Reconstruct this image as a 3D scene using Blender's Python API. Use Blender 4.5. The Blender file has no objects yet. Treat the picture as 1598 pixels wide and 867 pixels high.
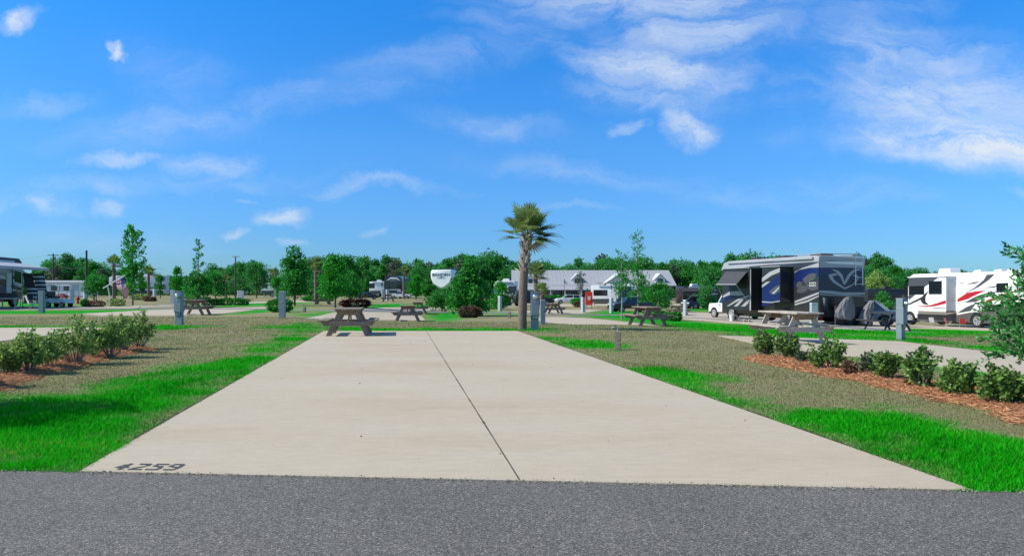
import bpy, bmesh, math, random
import numpy as np
from mathutils import Vector, Matrix, noise
R = math.radians
random.seed(7)
RNG = np.random.default_rng(11)
S = bpy.context.scene
COL = S.collection

# ---------------------------------------------------------------- camera, sky, sun, exposure
FP, CX, CY, CZ = 1100.0, 799.0, 451.0, 1.33      # focal length in photo pixels, horizon centre, eye height
cd = bpy.data.cameras.new('camera'); cam = bpy.data.objects.new('camera', cd); COL.objects.link(cam)
cam.location = (0, 0, CZ); cam.rotation_euler = (R(90), 0, 0)
cd.sensor_width = 36; cd.lens = 36*FP/1598; cd.shift_y = (CY-433.5)/1598; cd.clip_end = 5000; cd.clip_start = .05
S.camera = cam
SUN_TO = Vector((-0.985, -0.17, 0)).normalized(); EL = R(41)
sl = bpy.data.lights.new('sun', 'SUN'); so = bpy.data.objects.new('sun', sl); COL.objects.link(so)
sl.energy = 4.2; sl.angle = R(0.5); sl.color = (1.0, .94, .84)
sv = Vector((SUN_TO.x*math.cos(EL), SUN_TO.y*math.cos(EL), math.sin(EL)))
so.rotation_euler = sv.to_track_quat('Z', 'Y').to_euler()
S.view_settings.view_transform = 'Standard'; S.view_settings.look = 'None'
S.view_settings.exposure = 0.36; S.view_settings.gamma = 1; S.view_settings.use_curve_mapping = False
W = bpy.data.worlds.new('World'); S.world = W; W.use_nodes = True
nt = W.node_tree; nt.nodes.clear()
def N(t, tree=None, **k):
    n = (tree or nt).nodes.new(t)
    for a, b in k.items(): setattr(n, a, b)
    return n
L = nt.links.new
out = N('ShaderNodeOutputWorld'); bg = N('ShaderNodeBackground'); bg.inputs[1].default_value = 0.1
sky = N('ShaderNodeTexSky', sky_type='NISHITA', sun_disc=False, sun_elevation=EL,
        sun_rotation=math.atan2(SUN_TO.x, SUN_TO.y), air_density=1.0, dust_density=.35, ozone_density=3.0, altitude=0)
hs = N('ShaderNodeHueSaturation'); hs.inputs['Saturation'].default_value = 1.25; hs.inputs['Value'].default_value = 1.0
L(sky.outputs[0], hs.inputs['Color'])
tint = N('ShaderNodeMix', data_type='RGBA', blend_type='MULTIPLY'); tint.inputs[0].default_value = 1
geo = N('ShaderNodeTexCoord'); gsep = N('ShaderNodeSeparateXYZ'); L(geo.outputs['Generated'], gsep.inputs[0])
grade = N('ShaderNodeValToRGB'); ge = grade.color_ramp.elements  # upper stops whiten the unseen high sky to lift and warm the shadows
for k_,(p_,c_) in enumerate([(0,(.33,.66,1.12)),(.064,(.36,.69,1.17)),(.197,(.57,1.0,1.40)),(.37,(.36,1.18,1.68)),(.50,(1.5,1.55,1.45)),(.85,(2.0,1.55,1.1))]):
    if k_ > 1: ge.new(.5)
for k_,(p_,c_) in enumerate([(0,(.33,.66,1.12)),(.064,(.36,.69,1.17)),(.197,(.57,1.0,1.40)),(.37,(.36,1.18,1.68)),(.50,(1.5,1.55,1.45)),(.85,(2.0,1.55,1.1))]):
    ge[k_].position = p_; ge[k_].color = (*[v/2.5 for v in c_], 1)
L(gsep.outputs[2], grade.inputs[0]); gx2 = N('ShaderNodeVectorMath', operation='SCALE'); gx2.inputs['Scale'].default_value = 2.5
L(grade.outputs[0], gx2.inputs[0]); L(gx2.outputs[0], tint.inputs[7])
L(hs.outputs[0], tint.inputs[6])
tc = N('ShaderNodeTexCoord'); sx = N('ShaderNodeSeparateXYZ'); L(tc.outputs['Generated'], sx.inputs[0])
ab = N('ShaderNodeMath', operation='ABSOLUTE'); L(sx.outputs[1], ab.inputs[0])
mx = N('ShaderNodeMath', operation='MAXIMUM'); mx.inputs[1].default_value = .05; L(ab.outputs[0], mx.inputs[0])
du = N('ShaderNodeMath', operation='DIVIDE'); L(sx.outputs[0], du.inputs[0]); L(mx.outputs[0], du.inputs[1])
dv = N('ShaderNodeMath', operation='DIVIDE'); L(sx.outputs[2], dv.inputs[0]); L(mx.outputs[0], dv.inputs[1])
uv = N('ShaderNodeCombineXYZ'); L(du.outputs[0], uv.inputs[0]); L(dv.outputs[0], uv.inputs[1])
def noise_of(vec, scale, detail, rough=.55, dist=0, sc=(1,1,1), rot=0):
    m = N('ShaderNodeMapping'); m.inputs['Scale'].default_value = sc; m.inputs['Rotation'].default_value = (0,0,rot); L(vec, m.inputs[0])
    n = N('ShaderNodeTexNoise'); n.inputs['Scale'].default_value = scale; n.inputs['Detail'].default_value = detail
    n.inputs['Roughness'].default_value = rough; n.inputs['Distortion'].default_value = dist
    L(m.outputs[0], n.inputs['Vector']); return n
wn = noise_of(uv.outputs[0], 3.2, 8, .62)
wsub = N('ShaderNodeVectorMath', operation='SUBTRACT'); wsub.inputs[1].default_value = (.5,.5,.5); L(wn.outputs['Color'], wsub.inputs[0])
wsc = N('ShaderNodeVectorMath', operation='MULTIPLY'); wsc.inputs[1].default_value = (.34,.17,0); L(wsub.outputs[0], wsc.inputs[0])
wuv = N('ShaderNodeVectorMath', operation='ADD'); L(uv.outputs[0], wuv.inputs[0]); L(wsc.outputs[0], wuv.inputs[1])
acc = None
# sky direction of each cloud: x, y (through u=(x-799)/1100, v=(451-y)/1100), half sizes, tilt, density
CL = [(1010,5,270,44,0,.65),(1080,60,180,54,-5,.55),(1040,120,160,36,8,.85),(1000,160,120,24,6,.5),(1120,150,90,40,0,.35),(1085,197,62,20,3,.95),(971,202,28,10,0,.7),
      (1420,95,240,66,10,.5),(1470,160,240,56,4,.9),(1500,222,220,40,0,1.25),(1400,130,160,44,24,.55),(1400,150,130,25,8,.7),(1350,20,160,30,-10,.25),
      (15,50,55,18,-12,.95),(178,82,16,11,0,1.0),(60,160,90,16,-6,.28),(200,210,160,26,-6,.25),(210,246,85,11,-8,.5),(345,252,80,22,-4,.5),
      (100,322,50,20,10,.5),(195,325,36,15,-10,.5),(12,315,36,16,0,.45),(465,332,52,17,-8,.8),(380,361,30,9,0,.5),(600,290,110,10,2,.3),
      (570,155,100,22,-5,.22),(760,195,130,22,4,.3),(605,357,24,8,0,.4),(495,380,26,8,0,.35),(880,320,90,8,0,.2),(400,306,22,4,0,.4),(300,130,150,50,20,.16),(1590,292,40,10,0,.3),(700,100,220,30,-8,.24),(350,175,260,26,-6,.3),(900,262,220,18,4,.24),(1250,300,260,20,4,.22),(250,285,300,16,-3,.28),(820,60,160,24,12,.25),(150,385,300,30,0,.12)]
for (px,py,a,b,t,s) in CL:
    m = N('ShaderNodeMapping', vector_type='TEXTURE'); L(wuv.outputs[0], m.inputs[0])
    m.inputs['Location'].default_value = ((px-CX)/FP, (CY-py)/FP, 0)
    m.inputs['Rotation'].default_value = (0,0,R(-t)); m.inputs['Scale'].default_value = (a/FP*1.35, b/FP*1.5, 1)
    ln = N('ShaderNodeVectorMath', operation='LENGTH'); L(m.outputs[0], ln.inputs[0])
    mr = N('ShaderNodeMapRange', interpolation_type='SMOOTHSTEP'); L(ln.outputs['Value'], mr.inputs[0])
    mr.inputs[1].default_value = 1.0; mr.inputs[2].default_value = 0.0; mr.inputs[3].default_value = 0; mr.inputs[4].default_value = s
    if acc is None: acc = mr.outputs[0]
    else:
        ad = N('ShaderNodeMath', operation='MAXIMUM'); L(acc, ad.inputs[0]); L(mr.outputs[0], ad.inputs[1]); acc = ad.outputs[0]
st = noise_of(wuv.outputs[0], 7, 12, .64, .7, (1,3.2,1), R(10))
smr = N('ShaderNodeMapRange'); L(st.outputs[0], smr.inputs[0]); smr.inputs[1].default_value=.34; smr.inputs[2].default_value=.66; smr.inputs[3].default_value=.16; smr.inputs[4].default_value=1.2
cm = N('ShaderNodeMath', operation='MULTIPLY'); L(acc, cm.inputs[0]); L(smr.outputs[0], cm.inputs[1])
cs = N('ShaderNodeMath', operation='MULTIPLY', use_clamp=True); cs.inputs[1].default_value = .95; L(cm.outputs[0], cs.inputs[0])
# only above the horizon
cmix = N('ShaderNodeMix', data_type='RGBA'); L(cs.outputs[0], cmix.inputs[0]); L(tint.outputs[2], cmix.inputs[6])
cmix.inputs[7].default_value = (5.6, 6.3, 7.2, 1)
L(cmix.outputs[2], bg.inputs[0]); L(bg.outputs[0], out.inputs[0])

# ---------------------------------------------------------------- helpers: ids
def tag(o, label=None, cat=None, group=None, kind=None):
    if label: o['label'] = label
    if cat: o['category'] = cat
    if group: o['group'] = group
    if kind: o['kind'] = kind
    return o
def empty(name, loc, rz=0, label=None, cat=None, group=None):
    o = bpy.data.objects.new(name, None); COL.objects.link(o)
    o.location = loc; o.rotation_euler = (0,0,rz); o.empty_display_size = .2
    return tag(o, label, cat, group)
def copy_tree(o, parent=None):
    kids = [c for c in o.children]
    c = o.copy(); COL.objects.link(c); c.parent = parent
    for k in kids: copy_tree(k, c)
    return c
def put(proto, first, loc, rz=0, sc=1.0, label=None, group=None, cat=None):
    o = proto if first else copy_tree(proto)
    o.location = loc; o.rotation_euler = (0,0,rz); o.scale = (sc,)*3 if not isinstance(sc, tuple) else sc
    if label: o['label'] = label
    if group: o['group'] = group
    if cat: o['category'] = cat
    return o

# ---------------------------------------------------------------- materials
def nodes(name):
    m = bpy.data.materials.new(name); m.use_nodes = True
    t = m.node_tree; b = t.nodes['Principled BSDF']; return m, t, b
def mat(name, col, rough=.6, metal=0, ns=0, na=.15, bump=0, bs=None, coat=0, stretch=(1,1,1), spec=.5):
    m, t, b = nodes(name); b.inputs['Roughness'].default_value = rough; b.inputs['Metallic'].default_value = metal
    b.inputs['Coat Weight'].default_value = coat; b.inputs['Specular IOR Level'].default_value = spec
    b.inputs['Base Color'].default_value = (*col,1)
    if ns:
        tcn = N('ShaderNodeTexCoord', t); mp = N('ShaderNodeMapping', t); mp.inputs['Scale'].default_value = stretch
        n = N('ShaderNodeTexNoise', t); n.inputs['Scale'].default_value = ns; n.inputs['Detail'].default_value = 6; n.inputs['Roughness'].default_value=.65
        t.links.new(tcn.outputs['Object'], mp.inputs[0]); t.links.new(mp.outputs[0], n.inputs['Vector'])
        r = N('ShaderNodeMapRange', t); r.inputs[1].default_value=.3; r.inputs[2].default_value=.7; r.inputs[3].default_value=1-na; r.inputs[4].default_value=1+na
        t.links.new(n.outputs[0], r.inputs[0])
        mu = N('ShaderNodeMix', t, data_type='RGBA', blend_type='MULTIPLY'); mu.inputs[0].default_value=1; mu.inputs[6].default_value=(*col,1)
        t.links.new(r.outputs[0], mu.inputs[7]); t.links.new(mu.outputs[2], b.inputs['Base Color'])
        if bump:
            bp = N('ShaderNodeBump', t); bp.inputs['Strength'].default_value=bump; bp.inputs['Distance'].default_value=.01
            t.links.new(n.outputs[0], bp.inputs['Height']); t.links.new(bp.outputs[0], b.inputs['Normal'])
    return m
def foliage(name, dark, light, trans=.35, rough=.5, spec=.4):
    m, t, b = nodes(name)
    a = N('ShaderNodeAttribute', t, attribute_name='tint')
    mx_ = N('ShaderNodeMix', t, data_type='RGBA'); mx_.inputs[6].default_value=(*dark,1); mx_.inputs[7].default_value=(*light,1)
    t.links.new(a.outputs['Fac'], mx_.inputs[0]); t.links.new(mx_.outputs[2], b.inputs['Base Color'])
    b.inputs['Roughness'].default_value = rough; b.inputs['Specular IOR Level'].default_value = spec
    tr = N('ShaderNodeBsdfTranslucent', t); t.links.new(mx_.outputs[2], tr.inputs[0])
    ms = N('ShaderNodeMixShader', t); ms.inputs[0].default_value = trans
    o = t.nodes['Material Output']
    t.links.new(b.outputs[0], ms.inputs[1]); t.links.new(tr.outputs[0], ms.inputs[2]); t.links.new(ms.outputs[0], o.inputs[0])
    return m
M = {}
M['woodlight'] = mat('pale_wood', (.40,.35,.29), .85, ns=7, na=.5, bump=.6, stretch=(5,.8,5))  # paler copy of the table wood, used for one table
M['wood'] = mat('weathered_wood', (.225,.178,.135), .85, ns=7, na=.6, bump=.6, stretch=(5,.8,5))
M['wood_end'] = mat('weathered_wood_cut', (.25,.175,.115), .85, ns=14, na=.4, bump=.4)
M['postgrey'] = mat('grey_enamel', (.20,.24,.27), .45, ns=3, na=.08)
M['postlight'] = mat('pale_grey_enamel', (.42,.46,.48), .45, ns=3, na=.08)
M['white'] = mat('white_gelcoat', (.80,.80,.78), .3, ns=1.5, na=.03, coat=.3)
M['offwhite'] = mat('offwhite_paint', (.68,.69,.68), .5, ns=2, na=.06)
M['silver'] = mat('silver_paint', (.34,.345,.35), .4, metal=.0, ns=1, na=.05, coat=.4)
M['charcoal'] = mat('charcoal_paint', (.020,.022,.025), .35, ns=1, na=.1, coat=.25)
M['grey'] = mat('mid_grey_paint', (.065,.07,.075), .4, ns=1, na=.08, coat=.2)
M['warmgrey'] = mat('warm_grey_paint', (.085,.085,.078), .45, ns=1, na=.08, coat=.1)
M['black'] = mat('black_paint', (.010,.011,.013), .3, coat=.4)
M['rubber'] = mat('tyre_rubber', (.018,.018,.018), .8, ns=20, na=.2)
M['blue'] = mat('deep_blue_paint', (.005,.014,.09), .35, coat=.2, ns=1, na=.1)
M['navy'] = mat('navy_paint', (.008,.016,.045), .4, coat=.2)
M['red'] = mat('red_paint', (.42,.012,.02), .35, coat=.3)
M['redlens'] = mat('red_lens', (.5,.01,.01), .2, coat=.5)
M['glass'] = mat('dark_window_glass', (.012,.016,.02), .06, spec=.8, coat=.6)
M['chrome'] = mat('polished_metal', (.62,.62,.62), .22, metal=1)
M['galv'] = mat('galvanised_metal', (.42,.43,.44), .5, metal=.6, ns=5, na=.12)
M['tarp'] = mat('grey_cover_cloth', (.15,.152,.155), .8, ns=4, na=.15, bump=.3)
M['canvas'] = mat('grey_canvas', (.05,.052,.058), .75, ns=3, na=.1)
M['awning'] = mat('pale_awning_vinyl', (.42,.43,.45), .5, ns=2, na=.1)
M['darkcloth'] = mat('dark_cloth', (.03,.033,.04), .85, ns=6, na=.15)
M['flagred'] = mat('flag_red', (.30,.004,.012), .8); M['flagwhite'] = mat('flag_white', (.50,.50,.52), .8); M['flagblue'] = mat('flag_blue', (.02,.03,.12), .8)
M['orange'] = mat('red_orange_paint', (.75,.045,.015), .5)
M['bark'] = mat('bark', (.12,.095,.075), .9, ns=9, na=.4, bump=.8, stretch=(1,1,.25))
M['palebark'] = mat('pale_bark', (.26,.23,.20), .9, ns=10, na=.3, bump=.5, stretch=(1,1,.3))
M['palmtrunk'] = mat('palm_trunk_fibre', (.165,.125,.10), .95, ns=16, na=.5, bump=1.0, stretch=(1,1,2.5))
M['boot'] = mat('palm_boot', (.42,.37,.31), .9, ns=12, na=.35, bump=.5)
M['stem'] = mat('shrub_stem', (.26,.22,.18), .9, ns=14, na=.3)
M['roofmetal'] = mat('white_metal_roof', (.33,.34,.36), .6, ns=.3, na=.06)
M['sidingwhite'] = mat('white_siding', (.66,.66,.65), .6, ns=1, na=.05)
M['sidinggrey'] = mat('pale_brown_siding', (.33,.31,.30), .7, ns=1, na=.08)
M['stencil'] = mat('stencil_paint', (.065,.068,.075), .7, ns=25, na=.45)
M['pole'] = mat('dark_pole', (.035,.033,.032), .8, ns=4, na=.2)
M['wire'] = mat('cable', (.10,.10,.11), .6)
M['joint'] = mat('joint_sealant', (.045,.043,.04), .9, ns=9, na=.6)
M['brown'] = mat('brown_paint', (.022,.015,.013), .4, coat=.3)
M['leaf_forest'] = foliage('forest_leaf', (.012,.100,.020), (.085,.430,.075), .4)
M['leaf_green'] = foliage('green_leaf', (.008,.095,.012), (.060,.420,.045), .42)
M['leaf_bright'] = foliage('bright_leaf', (.012,.16,.012), (.055,.46,.03), .42)
M['leaf_olive'] = foliage('olive_leaf', (.035,.125,.018), (.46,.66,.16), .4)
M['leaf_holly'] = foliage('glossy_shrub_leaf', (.016,.065,.012), (.25,.44,.09), .28, .45, .35)
M['leaf_oak'] = foliage('live_oak_leaf', (.012,.11,.020), (.11,.48,.09), .36, .42, .4)
M['leaf_grey'] = foliage('grey_green_leaf', (.035,.065,.03), (.13,.17,.095), .3)
M['leaf_red'] = foliage('red_leaf', (.045,.010,.012), (.20,.055,.045), .3)
M['leaf_brown'] = foliage('bronze_leaf', (.07,.040,.025), (.24,.15,.085), .3)
M['leaf_palm'] = foliage('palm_leaf', (.045,.125,.035), (.34,.43,.14), .38, .45, .4)
M['leaf_deadpalm'] = foliage('dry_palm_leaf', (.14,.10,.05), (.42,.34,.20), .3)
M['straw'] = foliage('pine_straw', (.17,.075,.035), (.78,.42,.22), .2, .8, .2)

# ---------------------------------------------------------------- helpers: geometry
class MB:
    def __init__(s): s.v=[]; s.f=[]; s.m=[]
    def add(s, vs, fs, mi=0):
        o=len(s.v); s.v += [tuple(v) for v in vs]; s.f += [tuple(o+i for i in f) for f in fs]; s.m += [mi]*len(fs); return s
    def box(s, c, d, rot=None, mi=0):
        x,y,z = d[0]/2,d[1]/2,d[2]/2
        vs=[Vector((a*x,b*y,e*z)) for a in(-1,1) for b in(-1,1) for e in(-1,1)]
        if rot: vs=[rot@v for v in vs]
        vs=[v+Vector(c) for v in vs]
        return s.add(vs,[(0,1,3,2),(4,6,7,5),(0,4,5,1),(2,3,7,6),(0,2,6,4),(1,5,7,3)],mi)
    def beam(s, p, q, w, h, mi=0, up=(0,0,1)):
        p=Vector(p); q=Vector(q); d=(q-p).normalized(); sd=d.cross(Vector(up))
        if sd.length<1e-4: sd=Vector((1,0,0))
        sd.normalize(); u=sd.cross(d); vs=[]
        for e in (p,q):
            for a,b in((-1,-1),(1,-1),(1,1),(-1,1)): vs.append(e+sd*a*w/2+u*b*h/2)
        return s.add(vs,[(3,2,1,0),(4,5,6,7),(0,1,5,4),(1,2,6,5),(2,3,7,6),(3,0,4,7)],mi)
    def tube(s, pts, rad, n=8, mi=0, cap=True):
        pts=[Vector(p) for p in pts]; 
        if not hasattr(rad,'__len__'): rad=[rad]*len(pts)
        rings=[]; ref=Vector((0.13,.97,.2))
        for i,p in enumerate(pts):
            d=(pts[min(i+1,len(pts)-1)]-pts[max(i-1,0)]).normalized()
            a=d.cross(ref)
            if a.length<.05: a=d.cross(Vector((1,0,0)))
            a.normalize(); b=d.cross(a)
            rings.append([p+(a*math.cos(t*2*math.pi/n)+b*math.sin(t*2*math.pi/n))*rad[i] for t in range(n)])
        vs=[v for r in rings for v in r]; fs=[]
        for i in range(len(pts)-1):
            for k in range(n): fs.append((i*n+k,i*n+(k+1)%n,(i+1)*n+(k+1)%n,(i+1)*n+k))
        if cap: fs.append(tuple(range(n-1,-1,-1))); fs.append(tuple((len(pts)-1)*n+k for k in range(n)))
        return s.add(vs,fs,mi)
    def prism(s, poly, a, b, axis='y', mi=0):
        """poly in the two other axes, extruded along axis from a to b"""
        def P(u,v,w): return (u,w,v) if axis=='y' else ((w,u,v) if axis=='x' else (u,v,w))
        n=len(poly); vs=[P(u,v,a) for u,v in poly]+[P(u,v,b) for u,v in poly]
        return s.add(vs,[tuple(range(n)),tuple(range(2*n-1,n-1,-1))]+[(i,n+i,n+(i+1)%n,(i+1)%n) for i in range(n)],mi)
    def lathe(s, prof, c=(0,0,0), n=16, axis='z', mi=0):
        vs=[];fs=[]
        for r,h in prof:
            for k in range(n):
                t=k*2*math.pi/n; u,v=r*math.cos(t),r*math.sin(t)
                q=(u,v,h) if axis=='z' else ((u,h,v) if axis=='y' else (h,u,v))
                vs.append(Vector(q)+Vector(c))
        for i in range(len(prof)-1):
            for k in range(n): fs.append((i*n+k,i*n+(k+1)%n,(i+1)*n+(k+1)%n,(i+1)*n+k))
        fs.append(tuple(range(n-1,-1,-1))); fs.append(tuple((len(prof)-1)*n+k for k in range(n)))
        return s.add(vs,fs,mi)
    def build(s, name, mats, parent=None, bevel=0, smooth=False, loc=None, rot=None, seg=2):
        me=bpy.data.meshes.new(name); me.from_pydata(s.v,[],s.f)
        if not isinstance(mats,(list,tuple)): mats=[mats]
        for m in mats: me.materials.append(m)
        me.polygons.foreach_set('material_index', s.m)
        bm=bmesh.new(); bm.from_mesh(me); bmesh.ops.recalc_face_normals(bm, faces=bm.faces)
        if bevel:
            es=[e for e in bm.edges if len(e.link_faces)==2 and e.calc_face_angle(0)>.5]
            bmesh.ops.bevel(bm, geom=es, offset=bevel, segments=seg, affect='EDGES', profile=.6, clamp_overlap=True)
        bm.to_mesh(me); bm.free()
        if smooth:
            me.polygons.foreach_set('use_smooth',[True]*len(me.polygons))
            try: me.set_sharp_from_angle(angle=R(40))
            except Exception: pass
        o=bpy.data.objects.new(name,me); COL.objects.link(o); o.parent=parent
        if loc: o.location=loc
        if rot: o.rotation_euler=rot
        return o
def np_mesh(name, V, F, m, parent=None, tint=None, attrs=None, smooth=False):
    V=np.asarray(V,dtype=np.float32); F=np.asarray(F,dtype=np.int32); k=F.shape[1]
    me=bpy.data.meshes.new(name); me.vertices.add(len(V)); me.vertices.foreach_set('co',V.ravel())
    me.loops.add(F.size); me.loops.foreach_set('vertex_index',F.ravel())
    me.polygons.add(len(F)); me.polygons.foreach_set('loop_start',np.arange(0,F.size,k,dtype=np.int32))
    try: me.polygons.foreach_set('loop_total',np.full(len(F),k,dtype=np.int32))
    except Exception: pass
    if tint is not None:
        a=me.attributes.new('tint','FLOAT','FACE'); a.data.foreach_set('value',np.asarray(tint,dtype=np.float32))
    for nm,(dom,arr) in (attrs or {}).items():
        a=me.attributes.new(nm,'FLOAT',dom); a.data.foreach_set('value',np.asarray(arr,dtype=np.float32))
    if m: me.materials.append(m)
    me.update(calc_edges=True); me.validate()
    if smooth: me.polygons.foreach_set('use_smooth',[True]*len(me.polygons))
    o=bpy.data.objects.new(name,me); COL.objects.link(o); o.parent=parent
    return o
def unit(a): return a/np.maximum(np.linalg.norm(a,axis=1,keepdims=True),1e-6)
def leaves(P, D, size, asp=.5, jit=.7, rng=RNG, fold=.15, sj=.35):
    n=len(P); al=unit(unit(D)+rng.normal(0,jit,(n,3))); sd=unit(np.cross(al,rng.normal(0,1,(n,3)))); nn=np.cross(al,sd)
    sz=(size*(1+rng.uniform(-sj,sj,n)))[:,None]
    v0=P; v2=P+al*sz; mid=P+al*sz*.5+nn*sz*fold*.5
    v1=mid+sd*sz*asp*.5; v3=mid-sd*sz*asp*.5
    V=np.stack([v0,v1,v2,v3],1).reshape(-1,3); F=np.arange(4*n).reshape(n,4)
    return V,F
def txt(s, size, m, parent, loc, rot, ext=.002, name='lettering', bold=0, sx=1.0):
    cu=bpy.data.curves.new(name,'FONT'); cu.body=s; cu.size=size; cu.extrude=ext; cu.offset=bold; cu.align_x='CENTER'; cu.align_y='CENTER'
    o=bpy.data.objects.new(name,cu); COL.objects.link(o)
    dg=bpy.context.evaluated_depsgraph_get(); me=bpy.data.meshes.new_from_object(o.evaluated_get(dg)); bpy.data.objects.remove(o)
    me.materials.clear(); me.materials.append(m)
    q=bpy.data.objects.new(name,me); COL.objects.link(q); q.parent=parent; q.location=loc; q.rotation_euler=rot; q.scale=(sx,1,1); return q

# ---------------------------------------------------------------- terrain
def sstep(a,b,x):
    t=np.clip((x-a)/(b-a),0,1); return t*t*(3-2*t)
def tz(x,y):
    x=np.asarray(x,dtype=float); y=np.asarray(y,dtype=float)
    return (-.022*np.clip(y-23,0,27)*sstep(-12,-4,x) - .025*np.clip(x-4,0,26)*sstep(8,22,y)*(1-sstep(70,120,y)))
def at(px,py,off=0.0):
    ds=np.concatenate([np.arange(3,80,.1),np.arange(80,400,.5)])
    f=CZ-(py-CY)/FP*ds-(tz((px-CX)/FP*ds,ds)+off)
    i=np.argmax(f<0) if (f<0).any() else len(ds)-1
    lo,hi=ds[max(i-1,0)],ds[i]
    for _ in range(25):
        m=(lo+hi)/2
        if CZ-(py-CY)/FP*m-(float(tz((px-CX)/FP*m,m))+off)<0: hi=m
        else: lo=m
    return Vector(((px-CX)/FP*hi,hi,float(tz((px-CX)/FP*hi,hi))+off))
def atd(px,d,off=0.0):
    x=(px-CX)/FP*d; return Vector((x,d,float(tz(x,d))+off))
def ground(x,y,off=0): return Vector((x,y,float(tz(x,y))+off))
_perm=np.random.default_rng(3).random((256,256))
def vnoise(x,y,s):
    x=np.asarray(x)*s; y=np.asarray(y)*s; xi=np.floor(x).astype(int); yi=np.floor(y).astype(int); fx=x-xi; fy=y-yi
    fx=fx*fx*(3-2*fx); fy=fy*fy*(3-2*fy)
    g=lambda a,b:_perm[a%256,b%256]
    return (g(xi,yi)*(1-fx)+g(xi+1,yi)*fx)*(1-fy)+(g(xi,yi+1)*(1-fx)+g(xi+1,yi+1)*fx)*fy
def fbm(x,y,s): return (vnoise(x,y,s)*.5+vnoise(x,y,s*2.1)*.3+vnoise(x,y,s*4.3)*.2)
def inpoly(x,y,poly):
    x=np.asarray(x);y=np.asarray(y); r=np.zeros(x.shape,bool); n=len(poly)
    for i in range(n):
        x1,y1=poly[i][:2]; x2,y2=poly[(i+1)%n][:2]
        if y1==y2: continue
        c=((y1>y)!=(y2>y))&(x<(x2-x1)*(y-y1)/(y2-y1)+x1); r^=c
    return r
def sdist(x,y,poly):
    d=np.full(np.shape(x),1e9); n=len(poly)
    for i in range(n):
        x1,y1=poly[i][:2]; x2,y2=poly[(i+1)%n][:2]; ex,ey=x2-x1,y2-y1
        t=np.clip(((x-x1)*ex+(y-y1)*ey)/(ex*ex+ey*ey+1e-9),0,1)
        d=np.minimum(d,np.hypot(x-x1-t*ex,y-y1-t*ey))
    return np.where(inpoly(x,y,poly),d,-d)
def world_poly(pts,off=0.0): return [at(px,py,off) for px,py in pts]
# lush patches of lawn, corners on the ground
GREEN=[world_poly(p) for p in [
 [(-900,760),(0,735),(112,739),(300,632),(508,512),(470,503),(418,510),(445,520),(410,540),(340,558),(270,572),(215,590),(130,612),(0,622),(-900,640)],
 [(1525,766),(2600,800),(2600,760),(1598,690),(1520,668),(1400,640),(1250,634),(1150,622),(1090,608),(1030,588),(985,570),(1040,574),(1108,586),(1060,600),(1130,630),(1300,685)],
 [(985,571),(1040,573),(1108,585),(1072,602),(1030,590)],
 [(850,528),(930,531),(1012,541),(950,549),(892,545)],
 [(656,487),(725,485),(745,490),(700,502),(666,500)],
 [(462,490),(520,485),(505,491),(478,495)],
 [(500,508),(560,512),(840,513),(860,517),(520,517)],
 [(905,491),(1010,493),(1130,505),(1300,522),(1420,530),(1380,533),(1150,523),(1060,511)],
 [(1130,500),(1270,508),(1390,518),(1598,514),(1598,520),(1400,526),(1140,512)],
 [(1270,512),(1400,520),(1598,522),(1598,517),(1400,512)],
 [(1404,531),(1598,553),(1700,566),(1700,558),(1598,545),(1420,527)],
 [(1310,556),(1420,558),(1598,582),(1900,640),(1900,690),(1598,604),(1420,572)],
 [(-300,486),(110,484),(300,481),(200,490),(0,490),(-300,491)],
 [(0,470),(110,472),(110,478),(0,478)],
 [(-300,509),(0,508),(110,508),(160,509),(240,508),(320,509),(250,514),(160,512),(0,512),(-300,513)],
 [(330,474),(480,470),(480,474),(330,480)],
 [(421,479),(480,478),(460,483),(380,490),(345,490)],
 [(560,475),(640,474),(760,475),(760,479),(560,482)],
 [(740,484),(810,488),(810,493),(745,488)],
 [(905,490),(940,484),(1035,486),(960,492)],
 [(1040,481),(1112,483),(1112,486),(1040,484)],
]]
# ---------------------------------------------------------------- setting: lawn ground, road, pads
def axis_pts(segs):
    a=[]
    for lo,hi,st in segs: a+=list(np.arange(lo,hi,st))
    return np.array(a+[segs[-1][1]])
xs=axis_pts([(-900,-200,50),(-200,-60,8),(-60,-16,1.2),(-16,16,.16),(16,60,1.0),(60,200,8),(200,900,50)])
ys=axis_pts([(-60,2,4),(2,26,.16),(26,80,.6),(80,200,5),(200,3000,200)])
X,Y=np.meshgrid(xs,ys); 
def greenmask(x,y):
    dscale=np.clip(y*.035,.1,2.0); d=np.full(np.shape(x),-1e9)
    for p in GREEN:
        d=np.maximum(d,sdist(x,y,[(v.x,v.y) for v in p]))
    nz=(fbm(x+50,y+50,.9)-.5)*2.2*np.clip(y*.06,.35,1.2)+(vnoise(x+20,y+9,5)-.5)*.35
    return np.clip(.5+(d+nz)/(dscale*1.3+.25),0,1)
def dryvar(x,y): return fbm(x+200,y+300,.55)
G=greenmask(X,Y)
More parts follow.
